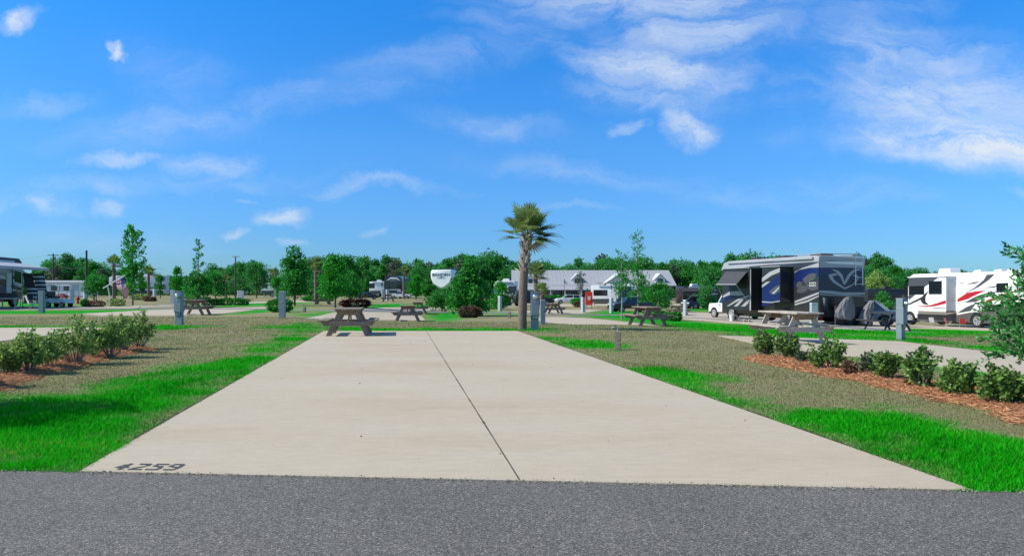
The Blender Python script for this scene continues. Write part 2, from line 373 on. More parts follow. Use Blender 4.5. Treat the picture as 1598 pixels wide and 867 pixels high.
# a few lush flecks everywhere
G=np.clip(G+sstep(.66,.8,fbm(X+90,Y+40,.35))*.55,0,1)
Z=tz(X,Y)
ny,nx=X.shape; idx=np.arange(nx*ny).reshape(ny,nx)
F=np.stack([idx[:-1,:-1],idx[:-1,1:],idx[1:,1:],idx[1:,:-1]],-1).reshape(-1,4)
m,t,b=nodes('lawn_soil_and_turf')
ga=N('ShaderNodeAttribute',t,attribute_name='lush'); tco=N('ShaderNodeTexCoord',t)
def tn(scale,det=4,st=(1,1,1),rough=.6):
    mp=N('ShaderNodeMapping',t); mp.inputs['Scale'].default_value=st; n=N('ShaderNodeTexNoise',t); n.inputs['Scale'].default_value=scale; n.inputs['Detail'].default_value=det; n.inputs['Roughness'].default_value=rough
    t.links.new(tco.outputs['Object'],mp.inputs[0]); t.links.new(mp.outputs[0],n.inputs['Vector']); return n
def ramp(src,stops):
    r=N('ShaderNodeValToRGB',t); e=r.color_ramp.elements
    while len(e)<len(stops): e.new(.5)
    for k,(p,c) in enumerate(stops): e[k].position=p; e[k].color=(*c,1)
    t.links.new(src,r.inputs[0]); return r
n1=tn(.45,5); n2=tn(14,6,(1,1,1),.75); n3=tn(3,5,(1,.6,1),.7)
rd=ramp(n1.outputs[0],[(.32,(.22,.205,.095)),(.5,(.29,.25,.145)),(.68,(.17,.20,.075))])
rg=ramp(n3.outputs[0],[(.3,(.006,.17,.004)),(.55,(.010,.30,.006)),(.72,(.06,.26,.014))])
mxg=N('ShaderNodeMix',t,data_type='RGBA'); t.links.new(ga.outputs['Fac'],mxg.inputs[0]); t.links.new(rd.outputs[0],mxg.inputs[6]); t.links.new(rg.outputs[0],mxg.inputs[7])
rr=N('ShaderNodeMapRange',t); rr.inputs[1].default_value=.3; rr.inputs[2].default_value=.7; rr.inputs[3].default_value=.76; rr.inputs[4].default_value=1.2; t.links.new(n2.outputs[0],rr.inputs[0])
mm=N('ShaderNodeMix',t,data_type='RGBA',blend_type='MULTIPLY'); mm.inputs[0].default_value=1; t.links.new(mxg.outputs[2],mm.inputs[6]); t.links.new(rr.outputs[0],mm.inputs[7])
t.links.new(mm.outputs[2],b.inputs['Base Color']); b.inputs['Roughness'].default_value=.95; b.inputs['Specular IOR Level'].default_value=.1
bp=N('ShaderNodeBump',t); bp.inputs['Strength'].default_value=.9; bp.inputs['Distance'].default_value=.03; t.links.new(n2.outputs[0],bp.inputs['Height']); t.links.new(bp.outputs[0],b.inputs['Normal'])
ground_o=np_mesh('ground',np.stack([X.ravel(),Y.ravel(),Z.ravel()],1),F,m,attrs={'lush':('POINT',G.ravel())},smooth=True)
tag(ground_o,'lawn of dry olive turf with bright green patches around the concrete pads','lawn',kind='structure')

def sheet(name,poly,m,off,skirt=.08,step=1.5,label=None,cat='pad'):
    """a slab draped over the terrain; poly holds world points"""
    bm=bmesh.new(); f=bm.faces.new([bm.verts.new((p[0],p[1],0)) for p in poly])
    xs_=[p[0] for p in poly]; ys_=[p[1] for p in poly]
    for ax,(lo,hi) in enumerate(((min(xs_),max(xs_)),(min(ys_),max(ys_)))):
        k=lo+step
        while k<hi:
            no=[0,0,0]; no[ax]=1; co=[0,0,0]; co[ax]=k
            bmesh.ops.bisect_plane(bm,geom=bm.verts[:]+bm.edges[:]+bm.faces[:],plane_co=co,plane_no=no,dist=1e-5); k+=step
    bmesh.ops.triangulate(bm,faces=bm.faces)
    for v in bm.verts: v.co.z=float(tz(v.co.x,v.co.y))+off
    bmesh.ops.recalc_face_normals(bm,faces=bm.faces)
    if bm.faces[:][0].normal.z<0: bmesh.ops.reverse_faces(bm,faces=bm.faces)
    be=[e for e in bm.edges if len(e.link_faces)==1]
    r=bmesh.ops.extrude_edge_only(bm,edges=be)
    for v in r['geom']:
        if isinstance(v,bmesh.types.BMVert): v.co.z-=skirt
    me=bpy.data.meshes.new(name); bm.to_mesh(me); bm.free(); me.materials.append(m)
    o=bpy.data.objects.new(name,me); COL.objects.link(o); tag(o,label,cat,kind='structure'); return o

# concrete
m,t,b=nodes('broom_finished_concrete'); tco=N('ShaderNodeTexCoord',t)
a1=tn(.5,5,(.5,1.4,1)); a2=tn(7,6,(.6,1.8,1),.7); a3=tn(160,3,(.3,1,1),.7); a4=tn(26,2)
c1=ramp(a1.outputs[0],[(.28,(.440,.362,.258)),(.5,(.482,.410,.308)),(.75,(.490,.440,.350))])
r2=N('ShaderNodeMapRange',t); r2.inputs[1].default_value=.25; r2.inputs[2].default_value=.75; r2.inputs[3].default_value=.89; r2.inputs[4].default_value=1.06; t.links.new(a2.outputs[0],r2.inputs[0])
r3=N('ShaderNodeMapRange',t); r3.inputs[1].default_value=.3; r3.inputs[2].default_value=.7; r3.inputs[3].default_value=.92; r3.inputs[4].default_value=1.06; t.links.new(a3.outputs[0],r3.inputs[0])
r4=N('ShaderNodeMapRange',t); r4.inputs[1].default_value=.735; r4.inputs[2].default_value=.77; r4.inputs[3].default_value=1; r4.inputs[4].default_value=.45; t.links.new(a4.outputs[0],r4.inputs[0])
src=c1.outputs[0]
for r_ in (r2,r3,r4):
    q=N('ShaderNodeMix',t,data_type='RGBA',blend_type='MULTIPLY'); q.inputs[0].default_value=1; t.links.new(src,q.inputs[6]); t.links.new(r_.outputs[0],q.inputs[7]); src=q.outputs[2]
t.links.new(src,b.inputs['Base Color']); b.inputs['Roughness'].default_value=.85; b.inputs['Specular IOR Level'].default_value=.25
bp=N('ShaderNodeBump',t); bp.inputs['Strength'].default_value=.25; bp.inputs['Distance'].default_value=.004; t.links.new(a3.outputs[0],bp.inputs['Height']); t.links.new(bp.outputs[0],b.inputs['Normal'])
M['concrete']=m
# asphalt
m,t,b=nodes('aggregate_asphalt'); tco=N('ShaderNodeTexCoord',t)
v=N('ShaderNodeTexVoronoi',t); v.inputs['Scale'].default_value=190; t.links.new(tco.outputs['Object'],v.inputs['Vector'])
sv_=N('ShaderNodeSeparateColor',t); t.links.new(v.outputs['Color'],sv_.inputs[0])
c1=ramp(sv_.outputs[0],[(.0,(.050,.046,.041)),(.40,(.110,.101,.088)),(.78,(.172,.157,.135)),(.96,(.40,.365,.315))])
a1=tn(.7,5); a2=tn(60,4)
r1=N('ShaderNodeMapRange',t); r1.inputs[1].default_value=.3; r1.inputs[2].default_value=.7; r1.inputs[3].default_value=.88; r1.inputs[4].default_value=1.12; t.links.new(a1.outputs[0],r1.inputs[0])
r2=N('ShaderNodeMapRange',t); r2.inputs[1].default_value=.3; r2.inputs[2].default_value=.7; r2.inputs[3].default_value=.6; r2.inputs[4].default_value=1.35; t.links.new(a2.outputs[0],r2.inputs[0])
src=c1.outputs[0]
for r_ in (r1,r2):
    q=N('ShaderNodeMix',t,data_type='RGBA',blend_type='MULTIPLY'); q.inputs[0].default_value=1; t.links.new(src,q.inputs[6]); t.links.new(r_.outputs[0],q.inputs[7]); src=q.outputs[2]
t.links.new(src,b.inputs['Base Color']); b.inputs['Roughness'].default_value=.8
bp=N('ShaderNodeBump',t); bp.inputs['Strength'].default_value=.7; bp.inputs['Distance'].default_value=.006; t.links.new(v.outputs['Distance'],bp.inputs['Height']); t.links.new(bp.outputs[0],b.inputs['Normal'])
M['asphalt']=m

A=at(0,735); B=at(1598,769); e=(B-A).normalized()
nrm=Vector((-e.y,e.x,0))
def seg_y(x): return A.y+(x-A.x)*e.y/e.x
sheet('road',[(-60,seg_y(-60)),(60,seg_y(60)),(60,seg_y(60)-7.5),(-60,seg_y(-60)-7.5)],M['asphalt'],.008,step=6,label='grey asphalt road along the near edge of the picture',cat='road')
pA,pB,pC,pD=[at(*p,.015) for p in((115,738),(505,516),(808,516),(1525,766))]
pA.y=seg_y(pA.x)+.003; pD.y=seg_y(pD.x)+.003
MAINPAD=[pA,pD,pC,pB]
sheet('concrete_pad',MAINPAD,M['concrete'],.015,step=3,label='large pale concrete parking pad marked 4259 in the middle foreground')
jA,jB=at(811,758,.015),at(665,516,.015); jA.y=seg_y(jA.x)+.006
dj=(jB-jA).normalized(); sj=Vector((dj.y,-dj.x,0))
mb=MB(); n=60
rr_=random.Random(4)
for i in range(n):
    p=jA.lerp(jB,i/n); q=jA.lerp(jB,(i+1)/n); w1=.0055*(.7+.6*rr_.random()); 
    mb.add([p-sj*w1+Vector((0,0,.0035)),p+sj*w1+Vector((0,0,.0035)),q+sj*w1+Vector((0,0,.0035)),q-sj*w1+Vector((0,0,.0035))],[(0,1,2,3)])
for fr in (.2,.31,.45,.62,.12,.82):
    p=jA.lerp(jB,fr)+Vector((0,0,.006)); k=[p+Vector((rr_.uniform(-.04,.04),rr_.uniform(-.02,.02),.0)) for _ in range(5)]; c=p
    k=[c+Vector((math.cos(a)*rr_.uniform(.012,.035),math.sin(a)*rr_.uniform(.008,.02),.0005*i)) for i,a in enumerate([0,1.2,2.4,3.7,5])]
    mb.add(k,[(0,1,2,3,4)])
tag(mb.build('joint',M['joint']),'dark joint line running up the big concrete pad','pad joint',kind='structure')
# saw-cut cross line, much finer
mb=MB(); p=at(652,636,.019); q=at(812,634,.019); mb.add([p,q,q+Vector((0,.006,0)),p+Vector((0,.006,0))],[(0,1,2,3)])
tag(mb.build('saw_cut',mat('saw_cut_grime',(.26,.235,.20),.9)),'faint cross cut in the big concrete pad','pad joint',kind='structure')

PADS={'left':[(-900,510),(0,511),(150,510),(165,512),(-900,640)],
 'left_b':[(128,489),(240,483),(420,478.3),(421,480),(348,489),(290,492),(160,492)],
 'left_c':[(-300,480),(150,478),(290,474),(300,476.5),(200,480.5),(0,484),(-300,487)],
 'mid':[(474,497),(522,487),(655,487),(664,499.5),(560,498.5)],
 'mid_far':[(530,484),(600,479.5),(700,478),(712,480),(668,484)],
 'far_left':[(310,473),(460,469),(500,469),(480,471),(330,474.5)],
 'midright_far':[(800,486),(850,483),(941,483),(907,489),(860,488.5)],
 'midright':[(835,494),(905,494.5),(1040,508.5),(895,505.5),(845,502)],
 'rv':[(1040,487),(1118,488),(1240,492),(1420,500),(1420,518),(1300,513),(1130,503),(1066,497)],
 'right':[(1120,523),(1286,528),(1404,532),(1598,554),(2300,620),(2300,760),(1598,587),(1330,555),(1200,540)],
 'white_rv':[(1388,506),(1640,506),(1800,520),(1800,524),(1560,516),(1395,510)],
 'by_building':[(720,478),(800,474),(1110,474),(1110,477),(940,478),(800,478)]}
PADW={k:world_poly(p,.015) for k,p in PADS.items()}
PL={'left':'pale concrete pad behind the left hedge','left_b':'concrete pad under the picnic table on the left','left_c':'far concrete strip in front of the golf cart','mid':'concrete pad under the picnic table behind the big pad','mid_far':'concrete pad leading to the white trailer front','far_left':'far thin concrete pad beyond the round hedge','midright_far':'far concrete pad right of the palm','midright':'concrete pad just right of the palm','rv':'concrete pad under the blue and grey motorhome','right':'concrete pad with picnic table behind the right hedge','white_rv':'concrete pad under the white motorhome','by_building':'concrete drive before the long building'}
for k,p in PADW.items(): sheet('concrete_pad',p,M['concrete'],.015,step=2.5,label=PL[k])
mr=[(-400,479),(0,481.5),(100,481.5),(300,481.7),(420,482.3),(520,485),(655,485),(745,487),(860,490.5),(1000,492.5),(1115,497.5),(1250,505),(1420,518)]
mid=[at(px,py) for px,py in mr]
lp=[];rp=[]
for i,p in enumerate(mid):
    d=(mid[min(i+1,len(mid)-1)]-mid[max(i-1,0)]); d.z=0; d.normalize(); s_=Vector((-d.y,d.x,0))*1.0
    lp.append(p+s_); rp.append(p-s_)
RD2=lp+rp[::-1]
sheet('road',RD2,mat('worn_road_surface',(.20,.195,.20),.9,ns=4,na=.15),.024,step=2.5,label='narrow grey lane running across behind the pads',cat='road')

# stencilled number on the pad
def stencil(s,org,ux,uy,w,h,gap,m):
    mb=MB()
    G_={'4':[[(0,.42),(.40,1.35),(.40,.98),(.30,.66),(.40,.66),(.40,.42)],[(.5,0),(.78,0),(.78,1.4),(.5,1.4)],[(.84,.42),(1,.42),(1,.66),(.84,.66)]],
       '2':[[(.05,1.15),(.9,1.15),(1,1.22),(.93,1.4),(.05,1.4)],[(.72,.86),(1,.9),(1,1.1),(.72,1.1)],[(0,.3),(.28,.3),(.98,.8),(.66,.8)],[(0,0),(1,0),(1,.24),(0,.24)]],
       '5':[[(.05,1.15),(1,1.15),(1,1.4),(.05,1.4)],[(.05,.76),(.33,.76),(.33,1.1),(.05,1.1)],[(.38,.66),(.9,.66),(.9,.88),(.38,.88)],[(.72,.28),(1,.28),(1,.6),(.72,.6)],[(.0,0),(.92,0),(1,.23),(0,.23)]],
       '9':[[(.06,1.17),(.9,1.17),(.84,1.4),(.12,1.4)],[(0,.72),(.28,.72),(.28,1.12),(0,1.12)],[(.34,.58),(.68,.58),(.68,.8),(.34,.8)],[(.73,.28),(1,.28),(1,1.3),(.73,1.2)],[(.05,0),(.85,0),(1,.23),(.05,.23)]]}
    for i,c in enumerate(s):
        for poly in G_[c]:
            vs=[org+ux*(i*(w+gap)+u*w)+uy*(v/1.4*h)+Vector((0,0,.0035)) for u,v in poly]
            mb.add(vs,[tuple(range(len(vs)))])
    return mb.build('stencilled_number',m)
p0=at(171,732.5,.015); p1=at(252,733.2,.015); ptop=at(193,722.8,.015)
ux=(p1-p0); W4=ux.length; ux.normalize(); uy=(ptop-p0); hh=uy.length; uy.normalize()
tag(stencil('4259',p0,ux,uy,W4/3.85,hh,W4/3.85*.28,M['stencil']),'black stencilled number 4259 on the near left corner of the concrete pad','site number')

# ---------------------------------------------------------------- mulch beds
MUL=[world_poly([(-900,700),(-60,640),(0,612),(60,588),(110,577),(175,558),(215,550),(246,546),(225,541),(180,543),(140,550),(90,560),(40,572),(0,585),(-60,600),(-900,655)]),
     world_poly([(1160,561),(1185,557),(1250,562),(1330,578),(1420,592),(1500,604),(1598,622),(1900,680),(1900,730),(1598,660),(1530,640),(1440,617),(1350,598),(1270,582),(1210,570)])]
MULL=['orange pine straw mulch bed under the left shrub row','orange pine straw mulch bed under the right shrub row']
for k,poly in enumerate(MUL):
    xs_=[p.x for p in poly]; ys_=[p.y for p in poly]; P2=[(p.x,p.y) for p in poly]
    gx=np.arange(max(min(xs_),-13),min(max(xs_),14),.07); gy=np.arange(min(ys_),max(ys_)+.07,.07); gX,gY=np.meshgrid(gx,gy)
    sd_=sdist(gX,gY,P2)+(vnoise(gX,gY,3)-.5)*.25; gZ=tz(gX,gY)+np.clip(sd_*.35,-.03,.055)+(vnoise(gX,gY,9)-.5)*.02
    keep=(sd_>-.05); idx=np.arange(gX.size).reshape(gX.shape); kf=keep[:-1,:-1]&keep[1:,:-1]&keep[:-1,1:]&keep[1:,1:]
    Fm=np.stack([idx[:-1,:-1],idx[:-1,1:],idx[1:,1:],idx[1:,:-1]],-1)[kf]
    used=np.unique(Fm); mp_=np.full(gX.size,-1); mp_[used]=np.arange(len(used)); V_=np.stack([gX.ravel(),gY.ravel(),gZ.ravel()],1)[used]
    o=np_mesh('mulch_bed',V_,mp_[Fm],mat('mulch_soil',(.33,.155,.07),.95,ns=30,na=.6,bump=.8),smooth=True); tag(o,MULL[k],'mulch bed',kind='structure')
    n=26000; px_=RNG.uniform(gx[0],gx[-1],n*3); py_=RNG.uniform(gy[0],gy[-1],n*3); s2=sdist(px_,py_,P2)+(vnoise(px_,py_,3)-.5)*.25; ok=s2>-.04-RNG.exponential(.03,n*3); px_=px_[ok][:n]; py_=py_[ok][:n]; s2=s2[ok][:n]
    pz_=tz(px_,py_)+np.clip(s2*.35,-.0,.055)+.012
    an=RNG.uniform(0,math.pi*2,len(px_)); D=np.stack([np.cos(an),np.sin(an),RNG.normal(0.05,.18,len(px_))],1)
    V_,F_=leaves(np.stack([px_,py_,pz_],1),D,.07,asp=.13,jit=.12)
    o=np_mesh('pine_straw',V_,F_,M['straw'],tint=RNG.beta(2,1.8,len(F_))); tag(o,['scattered orange pine straw on the left mulch bed','scattered orange pine straw on the right mulch bed'][k],'mulch',kind='stuff')

# ---------------------------------------------------------------- lawn blades near the camera
def blades(n,y0,y1,pw):
    u=RNG.random(n); y=(y0**(1-pw)+u*(y1**(1-pw)-y0**(1-pw)))**(1/(1-pw))
    x=RNG.uniform(-1,1,n)*(y*.78+1.6); return x,y
bx_,by_=blades(620000,4.3,34,1.15)
ok=by_>A.y+(bx_-A.x)*e.y/e.x-.02
no=[MAINPAD]+list(PADW.values())+[RD2]
for poly in no:
    P2=[(p[0],p[1]) for p in poly]; ok&=~(sdist(bx_,by_,P2)>.012+.03*vnoise(bx_,by_,7))
for poly in MUL: ok&=~(sdist(bx_,by_,[(p.x,p.y) for p in poly])+(vnoise(bx_,by_,3)-.5)*.25>.0)
bx_,by_=bx_[ok],by_[ok]; g=greenmask(bx_,by_); g=np.clip(g+RNG.normal(0,.20,len(g))*(1-.5*g),0,1); g*=1-.45*sstep(.55,.75,fbm(bx_+31,by_+77,1.6))
n=len(bx_); hgt=(.016+.031*g*g)*(1+RNG.uniform(-.4,.5,n))*(.75+.5*vnoise(bx_,by_,1.3)); wid=(.0022+.00042*by_)*(1+RNG.uniform(-.3,.4,n))
hgt*=np.clip(.9+by_*.012,1,1.3)
an=RNG.uniform(0,2*math.pi,n); ln=RNG.uniform(.2,1.0,n)*hgt; la=RNG.uniform(0,2*math.pi,n)
base=np.stack([bx_,by_,tz(bx_,by_)-.002],1); w3=np.stack([np.cos(an)*wid,np.sin(an)*wid,np.zeros(n)],1)
tip=base+np.stack([np.cos(la)*ln,np.sin(la)*ln,hgt],1)
V_=np.stack([base-w3,base+w3,tip],1).reshape(-1,3); F_=np.arange(3*n).reshape(n,3)
m,t,b=nodes('grass_blades')
a_t=N('ShaderNodeAttribute',t,attribute_name='tint'); a_g=N('ShaderNodeAttribute',t,attribute_name='lush')
r_d=ramp(a_t.outputs['Fac'],[(0,(.13,.125,.05)),(.45,(.27,.245,.12)),(.8,(.42,.36,.21)),(1,(.13,.22,.045))])
r_g=ramp(a_t.outputs['Fac'],[(0,(.003,.20,.002)),(.5,(.006,.43,.004)),(.88,(.035,.56,.014)),(1,(.28,.36,.06))])
mxg=N('ShaderNodeMix',t,data_type='RGBA'); t.links.new(a_g.outputs['Fac'],mxg.inputs[0]); t.links.new(r_d.outputs[0],mxg.inputs[6]); t.links.new(r_g.outputs[0],mxg.inputs[7])
t.links.new(mxg.outputs[2],b.inputs['Base Color']); b.inputs['Roughness'].default_value=.6; b.inputs['Specular IOR Level'].default_value=.03
tr=N('ShaderNodeBsdfTranslucent',t); t.links.new(mxg.outputs[2],tr.inputs[0]); ms=N('ShaderNodeMixShader',t); ms.inputs[0].default_value=.4
t.links.new(b.outputs[0],ms.inputs[1]); t.links.new(tr.outputs[0],ms.inputs[2]); t.links.new(ms.outputs[0],t.nodes['Material Output'].inputs[0])
o=np_mesh('lawn_grass',V_,F_,m,tint=np.clip(RNG.random(n)*.75+(fbm(bx_+7,by_+3,.8)-.35)*.8,0,1),attrs={'lush':('FACE',g)})
tag(o,'grass blades of the lawn, bright green beside the pad and dry further off','grass',kind='stuff')
# thin dark strip along the pad edges
mb=MB(); rr_=random.Random(8)
for (p,q,sgn) in ((pA,pB,-1),(pD,pC,1)):
    d=(q-p); Ln=d.length; d.normalize(); s_=Vector((d.y,-d.x,0))*sgn
    k=0
    while k<Ln-.2:
        st=rr_.uniform(.12,.3); w=rr_.uniform(.02,.07); a0=p+d*k; a1=p+d*min(k+st,Ln); w2=rr_.uniform(.02,.07)
        z=Vector((0,0,-.008)); mb.add([a0+z,a1+z,a1+s_*w2+z,a0+s_*w+z],[(0,1,2,3)]); k+=st
tag(mb.build('pad_edge_strip',mat('dark_edge',(.045,.032,.02),.95,ns=20,na=.5)),'thin dark strip along the edges of the big pad','soil',kind='structure')

# bits of leaf on the pad and loose grit along the seam with the road
rng=np.random.default_rng(31); P=[];D=[]
for _ in range(45):
    a,b_=rng.random(),rng.random(); p=pA.lerp(pD,a).lerp(pB.lerp(pC,a),b_**.8); P.append((p.x,p.y,.019)); D.append((rng.normal(),rng.normal(),.05))
for (px,py) in ((527,533),(545,533),(558,533),(640,536),(697,587),(494,532),(608,533),(779,707),(560,598)):
    p=at(px,py,.02); P.append(p[:]); D.append((1,.3,.05))
V_,F_=leaves(np.array(P),np.array(D),.020,asp=.6,jit=.1); 
tag(np_mesh('pad_litter',V_,F_,mat('dead_leaf',(.07,.05,.035),.9),tint=rng.random(len(F_))),'tiny dead leaves and specks scattered on the big concrete pad','leaf litter',kind='stuff')
n=1500; xx=rng.uniform(-6,7,n); yy=A.y+(xx-A.x)*e.y/e.x+rng.normal(-.012,.022,n)
V_,F_=leaves(np.stack([xx,yy,np.full(n,.014)],1),np.stack([rng.normal(0,1,n),rng.normal(0,1,n),np.abs(rng.normal(0,.4,n))],1),.012,asp=.9,jit=.3)
tag(np_mesh('road_grit',V_,F_,mat('grit',(.27,.245,.21),.9,ns=60,na=.6)),'loose grit along the seam between road and concrete pad','grit',kind='stuff')
# ---------------------------------------------------------------- trees
def lobes_of(rng,n,rx,rz,cz,rlo=.32,rhi=.55,flat=1.0,taper=0):
    out=[]
    for _ in range(n):
        a=rng.uniform(0,2*math.pi); h=rng.uniform(-1,1); rr=math.sqrt(max(0,1-h*h))*rng.uniform(.35,.95)
        k=1-taper*(h+1)/2
        out.append((rx*rr*k*math.cos(a),rx*rr*k*math.sin(a),cz+rz*h*.85,rx*rng.uniform(rlo,rhi)*(k*.6+.4)))
    return out
def crown_leaves(rng,lobes,n,size,flat=.85,asp=.7,hollow=.55,jit=.8):
    w=np.array([l[3]**2 for l in lobes]); w/=w.sum(); ix=rng.choice(len(lobes),n,p=w); Lb=np.array(lobes)[ix]
    d=unit(rng.normal(0,1,(n,3))); 
    bumps=1+.25*np.sin(d[:,0]*5+ix)+.2*np.sin(d[:,1]*7+ix*2)+.2*np.sin(d[:,2]*6+ix*3)
    r=Lb[:,3]*(hollow+(1-hollow)*rng.random(n)**.6)*bumps
    P=Lb[:,:3]+d*r[:,None]*np.array([1,1,flat]); P[:,2]=np.maximum(P[:,2],.12)
    V,F=leaves(P,d+np.array([0,0,.25]),size,asp=asp,jit=jit,rng=rng)
    t=np.clip(rng.random(n)*.75+ (np.sin(ix*12.9)*.5+.5)*.3,0,1)
    return V,F,t
def limbs(mb,rng,base_h,lobes,r0,n=7,sides=6):
    for l in sorted(lobes,key=lambda l:-l[3])[:n]:
        z0=base_h*rng.uniform(.6,1.0); p0=Vector((0,0,z0)); p2=Vector(l[:3]); p1=p0.lerp(p2,.5)+Vector((rng.normal(0,.08),rng.normal(0,.08),abs(p2.z-z0)*.12))
        mb.tube([p0,p1,p2],[r0*.5,r0*.32,r0*.1],sides)
def broad_tree(seed,h,rx,cz,rz,nl,nleaf,size,m,bark='bark',r0=.14,lean=0,name='tree',taper=.2,rlo=.32,rhi=.55,flat=.85,hollow=.55,asp=.7,top=None):
    rng=np.random.default_rng(seed); root=empty(name,(0,0,0)); lb=lobes_of(rng,nl,rx,rz,cz,rlo,rhi,taper=taper)
    if top: lb+=top
    mb=MB(); mb.tube([(0,0,-.1),(rng.normal(0,.02),0,h*.2),(rng.normal(0,.05)+lean,0,cz*.8),(lean,0,cz+rz*.5)],[r0*1.25,r0,r0*.7,r0*.25],9)
    limbs(mb,rng,cz*.75,lb,r0,8); mb.build('trunk',M[bark],root,smooth=True)
    V,F,t=crown_leaves(rng,lb,nleaf,size,flat,asp,hollow); np_mesh('crown',V,F,M[m],root,tint=t); return root
# forest: five kinds of tree, copied along two depths
forest=[broad_tree(100+i,9.5,rx,cz,rz,nl,nf,sz,mm,r0=.22,name='forest_tree',taper=tp) for i,(rx,cz,rz,nl,nf,sz,mm,tp) in enumerate([
   (3.1,5.6,4.0,26,5200,.42,'leaf_forest',.3),(3.6,5.2,3.9,30,6000,.42,'leaf_forest',.15),(2.5,6.0,4.4,22,4600,.40,'leaf_forest',.45),
   (3.0,5.5,3.8,24,4200,.42,'leaf_green',.3),(2.9,5.8,3.8,20,3000,.40,'leaf_grey',.2)])]
used=[False]*5
TOP=[(60,412),(85,400),(110,397),(130,405),(150,411),(190,418),(240,426),(300,424),(345,416),(372,408),(400,412),(425,418),(445,428),(458,412),(480,404),(505,402),(560,403),(620,403),(690,406),(740,402),(770,400),(800,402),(840,406),(900,406),(950,402),(1000,406),(1050,404),(1100,404),(1140,405),(1180,400),(1220,403),(1300,405),(1350,404),(1385,408),(1410,414),(1440,418),(1500,424),(1600,428)]
rg_=random.Random(21)
def topy(px): 
    for (a,ya),(b_,yb) in zip(TOP,TOP[1:]):
        if a<=px<=b_: return ya+(yb-ya)*(px-a)/(b_-a)
    return 420
FL=['tall dark green broadleaf tree in the dense forest row behind the park','pale grey green tree among the forest row behind the park','mid green leafy tree among the forest row behind the park']
cnt=0
for row,(d0,step) in enumerate(((172,15),(152,21),(138,33))):
    px=-380+row*5
    while px<2050:
        if not (row==2 and 790<px<1070):
            d=d0+rg_.uniform(-6,6); y_t=topy(px)+rg_.uniform(-6,7)+4*math.sin(px*.031+row)+(0,4,13)[row]; p=atd(px,d)
            hgt=CZ-(y_t-CY)/FP*d-p.z
            k=rg_.choices(range(5),(3,3,2,2.2,1.1))[0]
            s=hgt/9.9; o=put(forest[k],not used[k],p,rg_.uniform(0,6.28),(s*rg_.uniform(.9,1.15),s*rg_.uniform(.9,1.15),s)); used[k]=True
            tag(o,FL[1] if k==4 else FL[2] if k==3 else FL[0],'tree',['dark green trees of the forest row','mid green trees of the forest row','grey green trees of the forest row'][2 if k==4 else 1 if k==3 else 0]); cnt+=1
        px+=step*rg_.uniform(.75,1.25)*(1 if row<2 else 1.2)
for k in range(5):
    if not used[k]: 
        for c in list(forest[k].children): bpy.data.objects.remove(c)
        bpy.data.objects.remove(forest[k])
print('forest',cnt)
# understorey behind everything: reads as one dark mass
rng=np.random.default_rng(5); n=48000; dd=rng.uniform(150,180,n); pp=rng.uniform(-400,2060,n); x=(pp-CX)/FP*dd
z=tz(x,dd)+rng.random(n)**1.2*3.6*(.6+.8*vnoise(x,dd*0,.15))
V,F=leaves(np.stack([x,dd,z],1),rng.normal(0,1,(n,3)),.6,asp=.8,jit=1,rng=rng)
tag(np_mesh('undergrowth',V,F,M['leaf_forest'],tint=rng.random(n)*.7),'dark undergrowth filling the foot of the distant forest','undergrowth',kind='stuff')

def sapling(seed,h,levels,spread,nleaf,size,m,r0=.035,name='young_tree',low=None,bark='palebark',start=.18):
    """thin straight stem, upswept side branches with leaf tufts; low = bushy lobes"""
    rng=np.random.default_rng(seed); root=empty(name,(0,0,0)); mb=MB()
    st=[(0,0,-.05),(.01*h,0,h*.3),(-.01*h,.01*h,h*.65),(.008*h,0,h)]
    mb.tube(st,[r0*1.2,r0,r0*.6,r0*.15],8); P=[];D=[]
    for i in range(levels):
        f=start+(1-start)*(i+rng.random()*.6)/levels; z0=h*f; L_=spread*(1.15-f*.75)*rng.uniform(.7,1.2); a=i*2.4+rng.uniform(-.4,.4)
        d=Vector((math.cos(a),math.sin(a),rng.uniform(.45,1.15))).normalized()
        p0=Vector((0,0,z0)); p1=p0+d*L_*.5; p2=p1+(d+Vector((0,0,.35))).normalized()*L_*.6; mb.tube([p0,p1,p2],[r0*.35,r0*.22,r0*.08],5)
        k=max(3,int(nleaf/levels))
        for _ in range(k):
            u=rng.random()**.7; q=(p0.lerp(p1,u*2) if u<.5 else p1.lerp(p2,u*2-1)); P.append(q+Vector(rng.normal(0,.045+L_*.07,3))); D.append(d)
    mb.build('trunk',M[bark],root,smooth=True)
    V,F=leaves(np.array(P),np.array(D),size,asp=.6,jit=.9,rng=rng); T=rng.random(len(F))
    if low:
        V2,F2,t2=crown_leaves(rng,low[0],low[1],size,.9,.65,.5); F2=F2+len(V); V=np.vstack([V,V2]); F=np.vstack([F,F2]); T=np.concatenate([T,t2])
    np_mesh('crown',V,F,M[m],root,tint=T); return root
def lob(rng,n,rx,z0,z1,r,taper=.6):
    o=[]
    for i in range(n):
        f=(i+rng.random())/n; a=rng.uniform(0,6.28); k=rx*(1-taper*f)*rng.uniform(.3,.9); o.append((k*math.cos(a),k*math.sin(a),z0+(z1-z0)*f,r*(1-.4*f)*rng.uniform(.7,1.25)))
    return o
q=np.random.default_rng(77)
def T(root,pos,label,cat='tree',group=None,rz=0):
    root.location=pos; root.rotation_euler.z=rz; tag(root,label,cat,group); return root
T(sapling(1,6.0,24,1.9,1900,.20,'leaf_bright',low=(lob(q,16,1.6,1.0,3.4,.36,.8),1500),r0=.06,start=.25),atd(207,57),'tall young tree with bright green leaves standing behind the leaning flag')
T(sapling(2,4.9,16,.62,420,.17,'leaf_green',r0=.05,low=(lob(q,16,1.15,.8,2.3,.45,.4),2200)),atd(310,52),'slender young tree with sparse top above the left picnic table')
T(broad_tree(3,2.6,.85,1.55,.75,14,2400,.12,'leaf_green',r0=.05),atd(147,55),'small round dark green tree beside the red hydrant')
